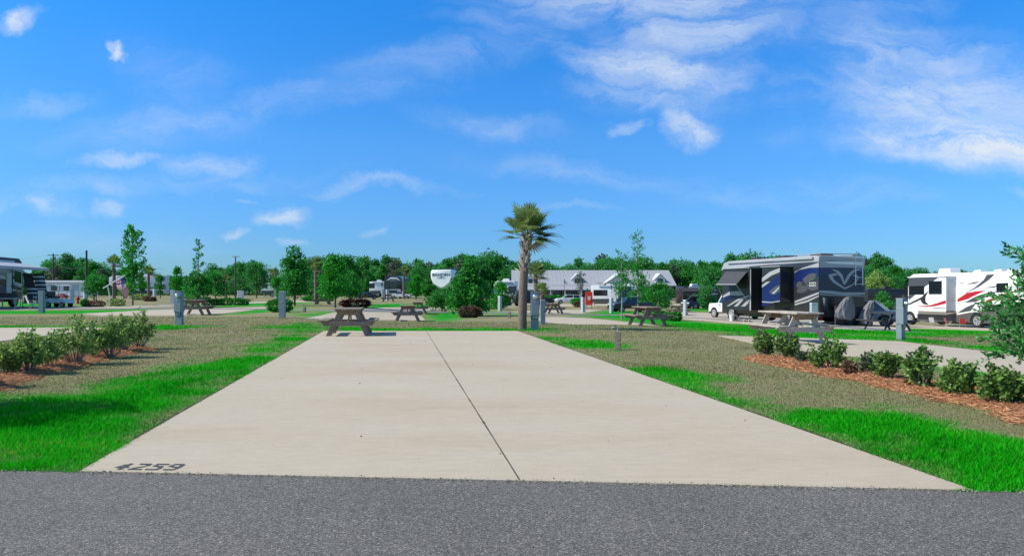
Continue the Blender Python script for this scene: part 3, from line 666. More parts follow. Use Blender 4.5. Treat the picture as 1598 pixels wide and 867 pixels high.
T(broad_tree(31,3.2,.7,2.2,1.1,14,2000,.14,'leaf_green',r0=.05),atd(150,72),'green bushy tree between the dark pole and the palm on the left')
T(broad_tree(4,3.4,.55,1.9,1.2,12,1700,.16,'leaf_forest',r0=.05),atd(222,95),'dark narrow tree before the far white trailer at left')
T(broad_tree(5,3.4,.85,1.9,1.3,14,2200,.17,'leaf_forest',r0=.05),atd(250,100),'dark round tree before the far end of the white trailer')
T(broad_tree(6,3.2,1.1,2.3,1.9,22,3400,.16,'leaf_bright',r0=.06,taper=.7),atd(276,88),'conical bright green tree left of the slender young tree')
T(broad_tree(61,3.2,1.6,1.9,1.5,22,3200,.18,'leaf_green',r0=.06,taper=.4),atd(336,95),'low wide green tree right of the slender young tree')
T(broad_tree(7,5.2,1.9,3.2,2.2,26,5200,.20,'leaf_forest',r0=.09),atd(400,105),'broad dark tree between the lamp pole and the round hedge')
T(broad_tree(71,5.4,1.7,3.4,2.3,24,4600,.20,'leaf_forest',r0=.09),atd(378,112),'dark tree directly behind the white utility cabinet')
T(broad_tree(8,5.2,1.35,2.7,2.1,34,5200,.17,'leaf_green',r0=.07,taper=.55),atd(460,56),'tall dense green tree behind the round clipped hedge')
T(broad_tree(9,3.1,.75,1.5,.9,14,2400,.12,'leaf_bright',r0=.05,taper=.4),atd(432,60),'bright green smaller tree against the tall dense tree on the left')
T(broad_tree(10,4.6,1.3,2.25,1.65,30,4600,.16,'leaf_bright',r0=.055,taper=.65),atd(523,51),'bright green tree left of the centre picnic table, bare thin trunk')
T(broad_tree(11,3.2,1.15,1.7,.95,20,3400,.12,'leaf_green',r0=.05,taper=.3),atd(545,58),'low dark green tree touching the bright tree behind the picnic table')
T(broad_tree(12,2.6,1.2,1.75,1.2,20,3400,.17,'leaf_bright',r0=.06,taper=.45),atd(649,88),'small bright green tree left of the white trailer front')
T(broad_tree(121,2.6,.9,1.7,1.1,16,2600,.17,'leaf_green',r0=.06,taper=.45),atd(668,84),'small darker green tree at the foot of the white trailer front')
T(broad_tree(13,4.0,1.95,1.55,1.35,50,7600,.185,'leaf_green',r0=.08,taper=.6,rlo=.18,rhi=.34,top=lob(q,16,.75,2.2,3.75,.36,.85)),atd(733,50),'largest dark green tree in the centre, partly hiding the white trailer').scale=(1.1,1.1,1.1)
T(sapling(14,4.2,9,.4,60,.08,'leaf_grey',r0=.02,start=.7,name='young_tree'),atd(737,50.5),'bare twiggy top rising out of the largest centre tree')
T(broad_tree(15,2.9,1.25,1.25,1.15,22,3400,.14,'leaf_bright',r0=.05,taper=.5),atd(783,66),'small green tree between the large centre tree and the palm')
T(broad_tree(151,1.9,1.2,1.0,.7,16,2600,.14,'leaf_green',r0=.05,taper=.3),atd(690,58),'low green tree under the white trailer front')
T(sapling(16,3.6,16,.95,520,.14,'leaf_grey',r0=.05,start=.35),atd(906,72),'thin silvery young tree before the long building')
T(sapling(17,3.9,18,1.0,620,.12,'leaf_green',r0=.045,start=.3,low=(lob(q,7,.5,1.6,3.2,.25,.2),380)),atd(970,43),'thin young tree with small leaves beside the pickup')
T(sapling(18,5.3,24,1.05,760,.12,'leaf_bright',r0=.05,start=.25,low=(lob(q,10,.55,1.2,3.3,.26,.3),800)),atd(995,44),'tallest slender young tree right of the palm, twiggy top')
T(broad_tree(19,3.1,1.35,1.6,1.15,24,5200,.14,'leaf_green',r0=.06,taper=.4),atd(1030,68),'bushy dark green tree before the right end of the building')
T(broad_tree(20,3.2,.9,1.9,1.3,18,3000,.14,'leaf_green',r0=.06,taper=.3),atd(1008,80),'dark tree between the pickup and the bushy tree')
T(broad_tree(21,3.6,1.0,2.0,1.7,18,3200,.16,'leaf_forest',r0=.06,taper=.2),atd(1103,78),'dark green tree just left of the white off-road car')
T(broad_tree(22,2.6,.85,1.3,.9,16,2600,.13,'leaf_green',r0=.05),atd(1379,58),'round green tree between the two big motorhomes')
T(broad_tree(23,4.5,1.6,2.8,1.7,24,3400,.2,'leaf_olive',r0=.08),atd(1368,92),'pale olive tree far behind the round tree between the motorhomes')
# tree off the left of the frame whose shade crosses the lawn, and a second one further back
T(broad_tree(24,5.6,1.15,3.6,.85,16,5200,.10,'leaf_green',r0=.07,taper=.2),Vector((-9.6,6.7,0)),'leafy tree standing left of the near lawn, shading the grass')
T(broad_tree(25,5.2,1.3,3.4,.8,14,3600,.12,'leaf_green',r0=.07),ground(-32.5,33),'tree on the far left whose shade falls on the dry lawn')

# live oak branches reaching in at the right edge
rng=np.random.default_rng(9); root=empty('live_oak',(0,0,0)); mb=MB(); P=[];D=[]
mb.tube([(0,0,-.1),(.02,0,.5),(-.03,.03,1.1),(0,0,1.7)],[.09,.07,.055,.02],10)
for i in range(88):
    z0=rng.uniform(.35,1.55); a=rng.uniform(0,6.28); L_=rng.uniform(.55,1.0)*(1.0 if z0<1.1 else .72); d=Vector((math.cos(a),math.sin(a),rng.uniform(-.25,.55))).normalized()
    p0=Vector((0,0,z0)); p1=p0+d*L_*.55; p2=p1+(d+Vector((0,0,rng.uniform(-.5,.4)))).normalized()*L_*.5
    mb.tube([p0,p1,p2],[.018,.010,.003],5)
    for k in range(11):
        u=.25+.75*k/11; q_=p0.lerp(p1,u*2) if u<.5 else p1.lerp(p2,u*2-1); td=(d+Vector(rng.normal(0,.7,3))).normalized(); q2=q_+td*rng.uniform(.1,.26)
        mb.tube([q_,q2],[.004,.0015],4,cap=False)
        for _ in range(13):
            w_=rng.random(); P.append(q_.lerp(q2,w_)+Vector(rng.normal(0,.012,3))); D.append(td+Vector((0,0,.3)))
mb.build('trunk',M['palebark'],root,smooth=True)
V,F=leaves(np.array(P),np.array(D),.070,asp=.42,jit=.6,rng=rng); np_mesh('crown',V,F,M['leaf_oak'],root,tint=rng.random(len(F)))
T(root,atd(1664,9.6),'near tree with small glossy leaves reaching in at the right edge')
root.scale=(1.02,1.02,1.0)

# ---------------------------------------------------------------- palms
def palm(seed,h,tr,crown,nf,boots,dead=3,wind=.3,m='leaf_palm',bootz=.62,name='palm_tree',lean=0):
    rng=np.random.default_rng(seed); root=empty(name,(0,0,0)); mb=MB()
    pts=[];rad=[]
    for i in range(15):
        f=i/14; pts.append((lean*f*f,0,h*f-.05*(1-f))); rad.append(tr*(1.08-.12*f)*(1+.04*math.sin(i*2.3)))
    mb.tube(pts,rad,14); mb.build('trunk',M['palmtrunk'],root,smooth=True)
    bz=h*bootz
    for i in range(boots):
        f=i/max(1,boots-1); z=bz+(h-bz)*f; a=i*2.39996; b_=MB(); c=Vector((lean*(z/h)**2,0,z)); d=Vector((math.cos(a),math.sin(a),0)); s_=Vector((-d.y,d.x,0))
        L_=tr*1.75*rng.uniform(.8,1.25); w=tr*.42; base=c+d*tr*.72; tip=base+d*L_*.42+Vector((0,0,L_*.95)); 
        if i<3: tip=base+d*L_*1.0+Vector((0,0,L_*.55))
        vs=[base-s_*w,base+s_*w,tip+s_*w*.45,tip-s_*w*.45]; o_=d*.02
        b_.add([v+o_ for v in vs]+[v-d*.01 for v in vs],[(0,1,2,3),(7,6,5,4),(0,4,5,1),(1,5,6,2),(2,6,7,3),(3,7,4,0)])
        b_.build('boot',M['boot'],root)
    top=Vector((lean,0,h))
    for i in range(nf):
        a=i*2.39996+rng.uniform(-.3,.3); f=i/nf; el=R(86-100*f**.85)+rng.uniform(-.12,.12)
        if math.cos(a)<-.15 and el<R(4): a=math.pi-a
        if nf<24 and el<R(-12): el=R(-5)
        d=Vector((math.cos(a)*math.cos(el),math.sin(a)*math.cos(el),math.sin(el)))+Vector((wind,0,0)); d.normalize()
        pl=crown*.50*rng.uniform(.8,1.15); bl=crown*.58*rng.uniform(.85,1.15)
        p0=top+Vector((0,0,-.1*f)); p1=p0+d*pl*.6; p2=p1+(d+Vector((wind*.25,0,-.15))).normalized()*pl*.45
        fb=MB(); fb.tube([p0,p1,p2],[.018*crown,.012*crown,.009*crown],5)
        ax=(p2-p1).normalized(); sd=ax.cross(Vector((0,0,1))); 
        if sd.length<.1: sd=Vector((math.sin(a),-math.cos(a),0))
        sd.normalize(); up=sd.cross(ax); ns=24
        for k in range(ns):
            th=(k/(ns-1)-.5)*R(250); ll=bl*(1-.28*abs(th)/R(112))*rng.uniform(.86,1.08)
            dr=(ax*math.cos(th)+sd*math.sin(th)+up*.22*abs(math.sin(th))).normalized(); w=bl*.046
            wv=dr.cross(up).normalized()*w; q0=p2; q1=p2+dr*ll*.45; q2=p2+dr*ll*.78-Vector((0,0,ll*.04)); q3=p2+dr*ll*1.0-Vector((-wind*.1*ll,0,ll*rng.uniform(.06,.22)))
            fb.add([q0,q1-wv,q1+wv],[(0,1,2)]); fb.add([q1-wv,q1+wv,q2+wv*.7,q2-wv*.7],[(0,1,2,3)]); fb.add([q2-wv*.7,q2+wv*.7,q3],[(0,1,2)])
        o_=fb.build('frond',M['leaf_deadpalm'] if i>=nf-dead else M[m],root)
        at_=o_.data.attributes.new('tint','FLOAT','FACE'); tt=np.clip(rng.random(len(o_.data.polygons))*.6+rng.uniform(0,.4),0,1); at_.data.foreach_set('value',tt.astype(np.float32))
    return root
p=at(815,514.5)
T(palm(1,3.06,.138,1.14,28,40,dead=2,wind=.08,lean=.16,bootz=.60),p,'cabbage palm with rough booted trunk at the far right corner of the concrete pad','palm tree')
T(palm(2,2.7,.13,.95,26,10,dead=4,wind=.12,bootz=.7),atd(836,46),'medium palm behind the meter pedestal, before the building','palm tree')
T(palm(3,1.65,.10,.75,20,6,dead=3,wind=.12,bootz=.7),atd(845,45),'short palm tucked beside the medium palm before the building','palm tree')
T(palm(4,3.1,.15,1.15,28,12,dead=7,wind=.15,bootz=.6),atd(493,62),'palm with browned fronds left of the picnic table','palm tree')
T(palm(5,3.6,.14,1.0,22,8,dead=6,wind=.1),atd(178,65),'palm behind the leaning flag on the left','palm tree')
T(palm(6,3.3,.16,1.35,20,4,dead=5,wind=.1),atd(232,92),'small palm in front of the white trailer at left','palm tree')
T(palm(7,3.6,.14,1.1,20,4,dead=4,wind=.1),atd(630,96),'slender palm beside the dark motorhome front','palm tree')
T(palm(8,2.2,.14,1.3,18,3,dead=3,wind=.1),atd(353,98),'low palm under the trees behind the utility cabinet','palm tree')
T(palm(9,3.4,.14,1.2,18,3,dead=4,wind=.1),atd(429,100),'small palm peeking out left of the tall dense tree','palm tree')

# ---------------------------------------------------------------- shrubs
def shrub(seed,w,h,nst,nleaf,size,m,name='shrub',base=.28,asp=.55,jit=.8,stems=True):
    rng=np.random.default_rng(seed); root=empty(name,(0,0,0)); mb=MB(); P=[];D=[]
    for i in range(nst):
        a=rng.uniform(0,6.28); r=rng.random()**.5*w*.5; tip=Vector((math.cos(a)*r,math.sin(a)*r,h*(1-.35*(r/(w*.5))**2)*rng.uniform(.55,1.22)))
        p0=Vector((rng.normal(0,.02*w),rng.normal(0,.02*w),-.02)); mid=p0.lerp(tip,.5)+Vector((math.cos(a)*w*.06,math.sin(a)*w*.06,-h*.06)); mb.tube([p0,mid,tip],[.012*h+.002,.008*h+.001,.002],5)
        sub=[]
        for j in range(5):
            u=rng.uniform(.45,1); q0=mid.lerp(tip,(u-.5)*2) if u>.5 else p0.lerp(mid,u*2); dd_=Vector((rng.normal(0,1),rng.normal(0,1),rng.uniform(.2,1.3))).normalized(); q1=q0+dd_*h*rng.uniform(.1,.24)
            mb.tube([q0,q1],[.004*h+.001,.001],4,cap=False); sub.append((q0,q1,dd_))
        sub.append((mid.lerp(tip,.3),tip,(tip-mid).normalized())); k=int(nleaf/nst/len(sub))+1
        for (q0,q1,dd_) in sub:
            for _ in range(k):
                P.append(q0.lerp(q1,rng.random()**.6)+Vector(rng.normal(0,.018*h+.006,3))); D.append(dd_)
    if stems: mb.build('stem',M['stem'],root)
    V,F=leaves(np.array(P),np.array(D),size,asp=asp,jit=jit,rng=rng,fold=.25); np_mesh('foliage',V,F,M[m],root,tint=np.clip(rng.beta(1.6,1.8,len(F)),0,1)); return root
def clipped(seed,w,d_,h,nleaf,size,m,name='clipped_bush'):
    rng=np.random.default_rng(seed); root=empty(name,(0,0,0)); u=unit(rng.normal(0,1,(nleaf,3))); u=np.sign(u)*np.abs(u)**.75; u/=np.maximum(np.abs(u).max(1),np.linalg.norm(u,axis=1)*.9)[:,None]
    r=rng.uniform(.78,1.0,nleaf)*(1+.07*np.sin(u[:,0]*7+seed)+.06*np.sin(u[:,1]*9)+.05*np.sin(u[:,2]*8+u[:,0]*5))
    P=u*r[:,None]*np.array([w/2,d_/2,h/2]); P[:,2]+=h*.52; P[:,2]=np.maximum(P[:,2],.03)
    V,F=leaves(P,u+np.array([0,0,.3]),size,asp=.6,jit=.8,rng=rng); np_mesh('foliage',V,F,M[m],root,tint=rng.random(nleaf))
    mb=MB()
    for i in range(5): mb.tube([(0,0,-.03),(rng.normal(0,.1)*w,rng.normal(0,.1)*d_,h*.7)],[.02,.008],5)
    mb.build('stem',M['stem'],root); return root
# right row: (px, base y, crown px width, crown px height)
def row(items,m,grp,leafpx,labels):
    for i,((px,py,wpx,hpx,kind),lb) in enumerate(zip(items,labels)):
        p=at(px,py); k=p.y/FP; w=wpx*k*(.92 if m=='leaf_olive' else .82); h=hpx*k*(1.0 if m=='leaf_olive' else 1.12)
        dens={'f':1500,'s':340,'m':900,'b':420}[kind]; mm={'f':m,'s':'leaf_grey','m':m,'b':'leaf_brown'}[kind]
        o=shrub(300+i+int(px),w,h,{'f':20,'s':9,'m':13,'b':10}[kind],dens,.058 if kind!='b' else .042,mm)
        T(o,p,lb,'shrub',grp)
row([(1191,558,36,34,'f'),(1226,562,42,36,'f'),(1251,569,24,22,'s'),(1295,580,66,46,'f'),(1327,588,26,24,'b'),(1352,586,16,30,'s'),(1384,596,44,44,'f'),(1438,610,62,52,'f'),(1496,621,60,50,'f'),(1560,634,62,50,'f'),(1573,636,40,60,'m'),(1640,650,80,56,'f')],
    'leaf_holly','shrubs in the right mulch bed',.05,
    ['dense dark shrub at the far left end of the right shrub row','second dense shrub from the left end, just before the picnic table','sparse greyish shrub between two dense ones in the right row','widest dense glossy shrub in the right row','tiny reddish brown shrub in the right row','thin leggy shrub left of the middle shrub in the right row','medium round shrub in the middle of the right row','large shrub right of the middle in the right row','shrub with reaching upright twigs in the right row','bright low shrub near the right edge','tall leafy shrub at the right edge of the picture','shrub just beyond the right edge of the picture'])
row([(5,586,52,46,'f'),(46,583,60,62,'f'),(78,576,44,54,'m'),(118,569,66,66,'f'),(146,560,40,48,'m'),(172,558,46,64,'f'),(193,550,38,56,'f'),(218,545,44,56,'f'),(-40,606,60,62,'f')],
    'leaf_olive','shrubs in the left mulch bed',.05,
    ['small shrub cut by the left edge of the picture','rounded olive shrub second from the left edge','loose airy shrub in the left part of the left row','big spreading olive shrub with bare forked stems in the left row','small shrub right behind the big spreading one','tall dark shrub with twiggy crown in the left row','dense shrub second from the right end of the left row','tallest shrub at the right end of the left row','shrub just beyond the left edge of the picture'])
def cb(px,py,wpx,hpx,m,label,d=None,n=1600,depth=.8,grp=None,name='clipped_bush'):
    p=at(px,py) if d is None else atd(px,d); k=p.y/FP; w=wpx*k; h=hpx*k
    T(clipped(int(px*7+py),w,max(.5,min(w,depth*1.2)),h,n,max(.045,p.y*.0022),m,name),p,label,'hedge' if 'hedge' in name else 'bush',grp)
cb(437,487,36,20,'leaf_green','round clipped dark green hedge behind the plain grey pedestal',n=3200,name='hedge')
cb(555,479,48,11,'leaf_red','long low dark red hedge behind the near picnic table',n=3000,name='hedge')
cb(497,470,46,8,'leaf_green','low green hedge at the foot of the browned palm',n=2200,name='hedge')
cb(733,492,34,17,'leaf_brown','bronze clipped hedge in front of the largest centre tree',n=3400,name='hedge',d=44.5)
cb(766,482,42,12,'leaf_bright','low bright green hedge right of the bronze hedge',n=2400,name='hedge')
cb(350,471,80,4,'leaf_brown','thin reddish hedge line behind the small bush row',n=1800,name='hedge')
for i,px in enumerate((322,335,344,355,372,381)):
    cb(px,476,(13,9,9,15,14,9)[i],(12,8,8,11,10,8)[i],'leaf_green',['leftmost small bush in the far row right of the left table','second small bush in the far row','third small bush in the far row','largest small bush in the far row','fifth small bush in the far row','last small bush at the right end of the far row'][i],n=500,grp='small bushes in the far row')
cb(1036,479,14,10,'leaf_bright','round bright bush at the foot of the bushy tree',n=800)
cb(1013,478,22,11,'leaf_brown','red brown hedge beside the pickup',n=1600,name='hedge')
cb(900,476,16,10,'leaf_bright','bright green bush before the white car',n=900)
cb(903,479,13,8,'leaf_brown','dark red bush below the bright bush before the building',n=700)
cb(1029,496,17,11,'leaf_bright','light green bush right behind the right middle picnic table',n=1300)
cb(1041,500,13,12,'leaf_green','small dark bush between the light and the round one',n=1000)
cb(1053,501,20,13,'leaf_green','round dark bush at the edge of the green grass strip',n=1800)
for i,(px,w) in enumerate(((856,12),(868,14),(880,10),(812,18),(930,12))):
    cb(px,470,w,8,('leaf_green','leaf_bright')[i%2],['foundation bush under the porch left of the car','bright foundation bush under the porch','small foundation bush at the front of the white car','foundation bush behind the palm trunk','foundation bush by the red box'][i],d=112,n=600)
for i,(px,py,w,h,mm) in enumerate(((133,478,9,10,'leaf_green'),(150,479,22,9,'leaf_brown'),(182,478,24,11,'leaf_olive'),(218,468,26,8,'leaf_olive'),(234,470,16,6,'leaf_brown'))):
    cb(px,py,w,h,mm,['small dark spiky bush right of the hydrant','brownish low bush behind the hydrant lawn','olive low bush at the foot of the flag stand','olive bush patch below the far white trailer','low brown bush below the far white trailer'][i],n=800)
# ---------------------------------------------------------------- picnic tables
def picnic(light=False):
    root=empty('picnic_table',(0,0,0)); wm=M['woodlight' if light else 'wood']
    mb=MB(); rr=random.Random(2)
    for i in range(5): mb.box(((i-2)*.146,0,.745+rr.uniform(-.003,.003)),(.138,1.83+rr.uniform(-.02,.02),.038))
    tt=mb.build('tabletop',wm,root,bevel=.006)
    for s in(-1,1):
        mb=MB()
        for k in(0,1): mb.box((s*(.60+k*.146),0,.43+rr.uniform(-.003,.003)),(.138,1.83+rr.uniform(-.02,.02),.038))
        mb.build('bench',wm,root,bevel=.006)
    for e in(-1,1):
        y=e*.70
        mb=MB(); mb.prism([(-.37,.724),(.37,.724),(.25,.585),(-.25,.585)],y-.02,y+.02,'y'); mb.build('top_support',M['wood_end'],root,bevel=.004)
        mb=MB(); mb.prism([(-.75,.409),(.75,.409),(.66,.285),(-.66,.285)],y-.02+e*.042,y+.02+e*.042,'y'); mb.build('bench_support',wm,root,bevel=.004)
        for s in(-1,1):
            mb=MB(); mb.prism([(s*.12,.722),(s*.27,.722),(s*.62,0),(s*.46,0)],y-.019-e*.042,y+.019-e*.042,'y'); mb.build('leg',wm,root,bevel=.004)
            b_=MB(); 
            for (bx,bz) in ((s*.235,.66),(s*.40,.36)): b_.lathe([(.012,0),(.012,.012)],(bx,y+(.021 if e>0 else -.033)+(e*.042 if bz<.5 else 0),bz),8,'y')
            b_.build('bolt',M['galv'],root)
        mb=MB(); mb.beam((0,y-e*.06,.32),(0,e*.12,.715),.09,.038,up=(1,0,0)); mb.build('brace',wm,root)
    return root
pt=picnic(); first=True
PT=[(543,524,9,'near picnic table on the left far corner of the big pad'),(1240,533,9,'weathered picnic table behind the right shrub row'),(636,500,9,'picnic table at the end of the pad behind the near one'),
    (1010,507.5,9,'picnic table right of the palm, beyond the short tap post'),(305,490.5,9,'picnic table beside the meter pedestal on the left'),(652,482,9,'small distant picnic table before the white trailer front'),
    (864,490,9,'distant picnic table behind the post right of the palm'),(1058,488,9,'pale distant picnic table on the motorhome pad'),(504,477,9,'distant pale picnic table before the browned palm'),(606,476,10,'distant picnic table by the white pedestals')]
DD={5:52,6:56,7:60,8:62,9:75}
for i,(px,py,rz,lb) in enumerate(PT):
    p=at(px,py,.015) if i not in DD else atd(px,DD[i])
    sc=1.0
    if i==0: p=at(543,524,.015)+Vector((-.11,.72,0))
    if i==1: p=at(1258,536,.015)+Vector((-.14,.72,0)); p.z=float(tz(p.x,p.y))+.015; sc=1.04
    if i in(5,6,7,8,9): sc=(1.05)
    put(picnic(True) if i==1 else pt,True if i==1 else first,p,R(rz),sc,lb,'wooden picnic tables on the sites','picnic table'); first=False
# black metal table by the silver car
root=empty('picnic_table',at(1384,516),R(5),'dark picnic table behind the meter pedestal, beside the silver car','picnic table')
mb=MB(); mb.box((0,0,.76),(.75,1.83,.05)); mb.build('tabletop',M['pole'],root,bevel=.008)
for s in(-1,1):
    mb=MB(); mb.box((s*.72,0,.45),(.27,1.83,.05)); mb.build('bench',M['pole'],root,bevel=.006)
    mb=MB(); mb.beam((s*.2,-.7,.74),(s*.6,-.7,0),.08,.05); mb.beam((s*.2,.7,.74),(s*.6,.7,0),.08,.05); mb.box((s*.5,-.7,.42),(.5,.05,.06)); mb.box((s*.5,.7,.42),(.5,.05,.06)); mb.build('leg',M['pole'],root)

# ---------------------------------------------------------------- pedestals, posts, hydrant
def meter_ped(num,pos,rz,label):
    root=empty('power_pedestal',pos,rz,label,'power pedestal','power pedestals with meters')
    MB().box((0,.02,.23),(.25,.16,.5)).build('base_post',M['postgrey'],root,bevel=.006)
    MB().box((0,-.01,.72),(.275,.22,.50)).build('breaker_box',M['postgrey'],root,bevel=.01)
    MB().box((0,-.122,.70),(.24,.012,.42)).build('door',M['postgrey'],root,bevel=.004)
    mb=MB(); mb.box((0,0,1.10),(.27,.20,.28)); mb.prism([(-.125,1.235),(.125,1.235),(.14,1.262),(-.14,1.262)],-.115,.115,'y'); mb.build('meter_box',M['postgrey'],root,bevel=.008)
    mb=MB(); mb.lathe([(.085,0),(.090,-.02),(.088,-.035),(.07,-.04),(.068,-.08),(.05,-.095)],(0,-.10,1.09),20,'y'); mt=mb.build('meter',M['chrome'],root,smooth=True)
    mb=MB(); mb.lathe([(.045,0),(.045,-.006)],(0,-.194,1.09),16,'y'); mb.build('dial',M['offwhite'],mt)
    MB().box((0,-.035-.1,.915),(.05,.02,.03)).build('latch',M['chrome'],root,bevel=.004)
    MB().box((0,-.078,.41),(.22,.014,.115)).build('number_plate',M['navy'],root)
    txt(num,.12,M['offwhite'],root,(0,-.0865,.41),(R(90),0,0),.001,'lettering',.002)
    return root
meter_ped('330',at(834.5,514.5),R(3),'meter pedestal numbered 330 right beside the cabbage palm')
meter_ped('329',at(279.5,507),R(-4),'meter pedestal numbered 329 beside the left picnic table')
meter_ped('331',at(1406.5,529.5),R(38),'meter pedestal numbered 331 before the white motorhome')
def plain_ped(pos,w,h,label,rz=0,m='postgrey',cat='utility post',cap=False):
    root=empty('utility_post',pos,rz,label,cat,'plain grey utility posts')
    mb=MB(); mb.box((0,0,h/2),(w,w*.75,h)); mb.build('post',M[m],root,bevel=.008)
    mb=MB(); mb.prism([(-w*.53,h+.002),(w*.53,h+.002),(w*.45,h+.05),(-w*.45,h+.05)],-w*.4,w*.4,'y'); mb.build('cap',M['postlight'],root)
    MB().box((0,-w*.385,h*.62),(w*.25,.012,.05)).build('latch',M['chrome'],root)
    return root
plain_ped(at(847,506),.20,.98,'plain grey utility post behind the meter pedestal by the palm',R(6))
plain_ped(at(440.5,496),.27,1.2,'plain grey utility post in front of the round clipped hedge')
plain_ped(at(65,488),.27,1.18,'plain grey utility post in front of the striped flag screen')
plain_ped(at(1270,520),.22,1.0,'pale utility post right behind the weathered right picnic table',m='postlight')
for k,(px,d,lb) in enumerate(((269,62,'pale post just left of the meter pedestal on the left'),(295,68,'pale post right of the meter pedestal on the left'),(113,70,'pale post beside the hydrant'),(598,84,'left one of two white posts by the dark motorhome front'),(605,82,'right one of two white posts by the dark motorhome front'),(910,60,'pale post in front of the red box'),(954,60,'pale post in front of the white and blue trailer'),(1069,58,'pale post in front of the canopy trailer'),(780,62,'pale post by the small tree left of the palm'),(133,66,'pale post below the small round tree'),(241,80,'pale post before the far white trailer'),(431,75,'white post by the tall dense tree'))):
    plain_ped(atd(px,d),.30,1.25,lb,R(k*7),'postlight')
# short tap posts
def tap(pos,label,h=.46,w=.15):
    root=empty('water_tap_post',pos,R(-12),label,'tap post','short wooden tap posts')
    MB().box((0,0,h/2),(w,w,h)).build('post',M['wood'],root,bevel=.008)
    mb=MB(); mb.tube([(0,0,h),(0,0,h+.09),(-.02,0,h+.11),(-.09,0,h+.11),(-.13,0,h+.07)],[.014,.014,.016,.014,.012],8); f=mb.build('faucet',M['galv'],root,smooth=True)
    mb=MB(); mb.lathe([(.035,0),(.035,.012)],(-.07,0,h+.135),10); mb.build('handle',M['black'],f); return root
tap(at(964,546),'short square wooden post with a water tap on the right lawn',.40,.125)
tap(at(121,521),'short tap post behind the left shrub row',.28,.14)
tap(at(795,496),'small distant tap post left of the cabbage palm',.36,.15)
tap(at(475,487),'small distant tap post right of the round hedge',.30,.14)
root=empty('fire_hydrant',atd(121.5,64),0,'small red fire hydrant on the far left lawn','fire hydrant')
mb=MB(); mb.lathe([(.17,0),(.17,.04),(.11,.05),(.11,.50),(.14,.52),(.14,.56),(.10,.62),(.04,.68),(.04,.72)],(0,0,0),14); mb.build('barrel',M['red'],root,smooth=True)
for s in(-1,1): MB().lathe([(.07,0),(.07,s*.12),(.05,s*.13)],(s*.08,0,.42),10,'x').build('nozzle',M['red'],root)
# utility poles and lamp
def pole(px,d,h,r,label,arm=None,name='utility_pole',cat='utility pole'):
    root=empty(name,atd(px,d),0,label,cat); mb=MB(); mb.tube([(0,0,-.2),(0,0,h)],[r,r*.65],10); mb.build('post',M['pole'],root)
    if arm: MB().box((0,0,h-arm[1]),(arm[0],.1,.12)).build('crossarm',M['pole'],root)
    return root
pole(83,120,7.4,.16,'wooden utility pole behind the big tree at far left',(1.8,.3))
pole(135,92,6.4,.17,'tall dark pole standing right of the mobile home')
rt=pole(367.5,78,4.9,.09,'slim lamp pole with a flat head left of the centre',None,'lamp_post','lamp post'); MB().box((0,0,4.95),(.75,.3,.1)).build('lamp_head',M['galv'],rt,bevel=.02)
pole(1.0*283,150,4.9,.13,'thin far pole above the conical tree',(1.2,.2)); pole(422,140,4.9,.14,'left one of a pair of far poles left of the tall dense tree'); pole(425.5,140,4.9,.14,'right one of a pair of far poles left of the tall dense tree'); pole(924,131,6.6,.16,'pale pole standing behind the roof ridge of the building'); pole(565,90,3.2,.07,'thin pole with small lamp behind the near picnic table')
a_=atd(83,120); b_=atd(135,92)
mb=MB()
for (p,q,s) in ((a_+Vector((0,0,7.2)),a_+Vector((-30,20,7.4)),.8),(a_+Vector((.6,0,7.1)),a_+Vector((15,8,5.0)),.8),(a_+Vector((0,0,6.2)),b_+Vector((0,0,4.4)),1.1),(a_+Vector((0,0,6.9)),b_+Vector((0,0,6.2)),.7)):
    mb=MB(); mb.tube([p.lerp(q,i/12)-Vector((0,0,s*3*(i/12)*(1-i/12))) for i in range(13)],.014,4); tag(mb.build('overhead_cable',M['wire']),{.8:'overhead cable running off the far left utility pole',1.1:'sagging overhead cable between the two left poles',.7:'upper overhead cable between the two left poles'}[s],'cable','overhead cables at left')
root=empty('utility_cabinet',atd(375.5,80),0,'white upright utility cabinet right of the lamp pole','cabinet')
MB().box((0,0,.55),(.62,.45,1.1)).build('body',M['offwhite'],root,bevel=.02); mb=MB(); mb.box((0,-.232,.55),(.5,.012,.9)); mb.build('door',M['postlight'],root); MB().box((0,0,1.13),(.68,.5,.05)).build('lid',M['offwhite'],root)

# ---------------------------------------------------------------- vehicles: shared pieces
def wheel(root,x,y,r,w,z=None,hub='silver',side=1):
    """wheel with its axle along local y; side = +1 outer face towards +y"""
    z=r if z is None else z; s=side
    mb=MB(); mb.lathe([(r*.62,-w/2*s),(r*.94,-w/2*s),(r,-w*.32*s),(r,w*.32*s),(r*.94,w/2*s),(r*.62,w/2*s)],(x,y,z),24,'y'); t_=mb.build('wheel',M['rubber'],root,smooth=True)
    mb=MB(); [mb.add([Vector((x+math.cos(k*math.pi/10)*r*a_,y+w*h_*s,z+math.sin(k*math.pi/10)*r*a_)) for k in (k_,k_+1) for a_,h_ in ((.66,.50),(.62,.56),(.52,.54),(.50,.505))],[(0,1,5,4),(1,2,6,5),(2,3,7,6)]) for k_ in range(20)]; mb.lathe([(r*.20,w*.505*s),(r*.18,w*.60*s)],(x,y,z),12,'y')
    for k in range(8):
        a=k*math.pi/4; mb.box((x+math.cos(a)*r*.36,y+s*w*.52,z+math.sin(a)*r*.36),(r*.36,w*.08,r*.15),Matrix.Rotation(-a,3,'Y'))
    mb.lathe([(r*.505,w*.505*s),(r*.50,w*.512*s)],(x,y,z),16,'y',mi=1); mb.build('rim',[M[hub],M['black']],t_); return t_
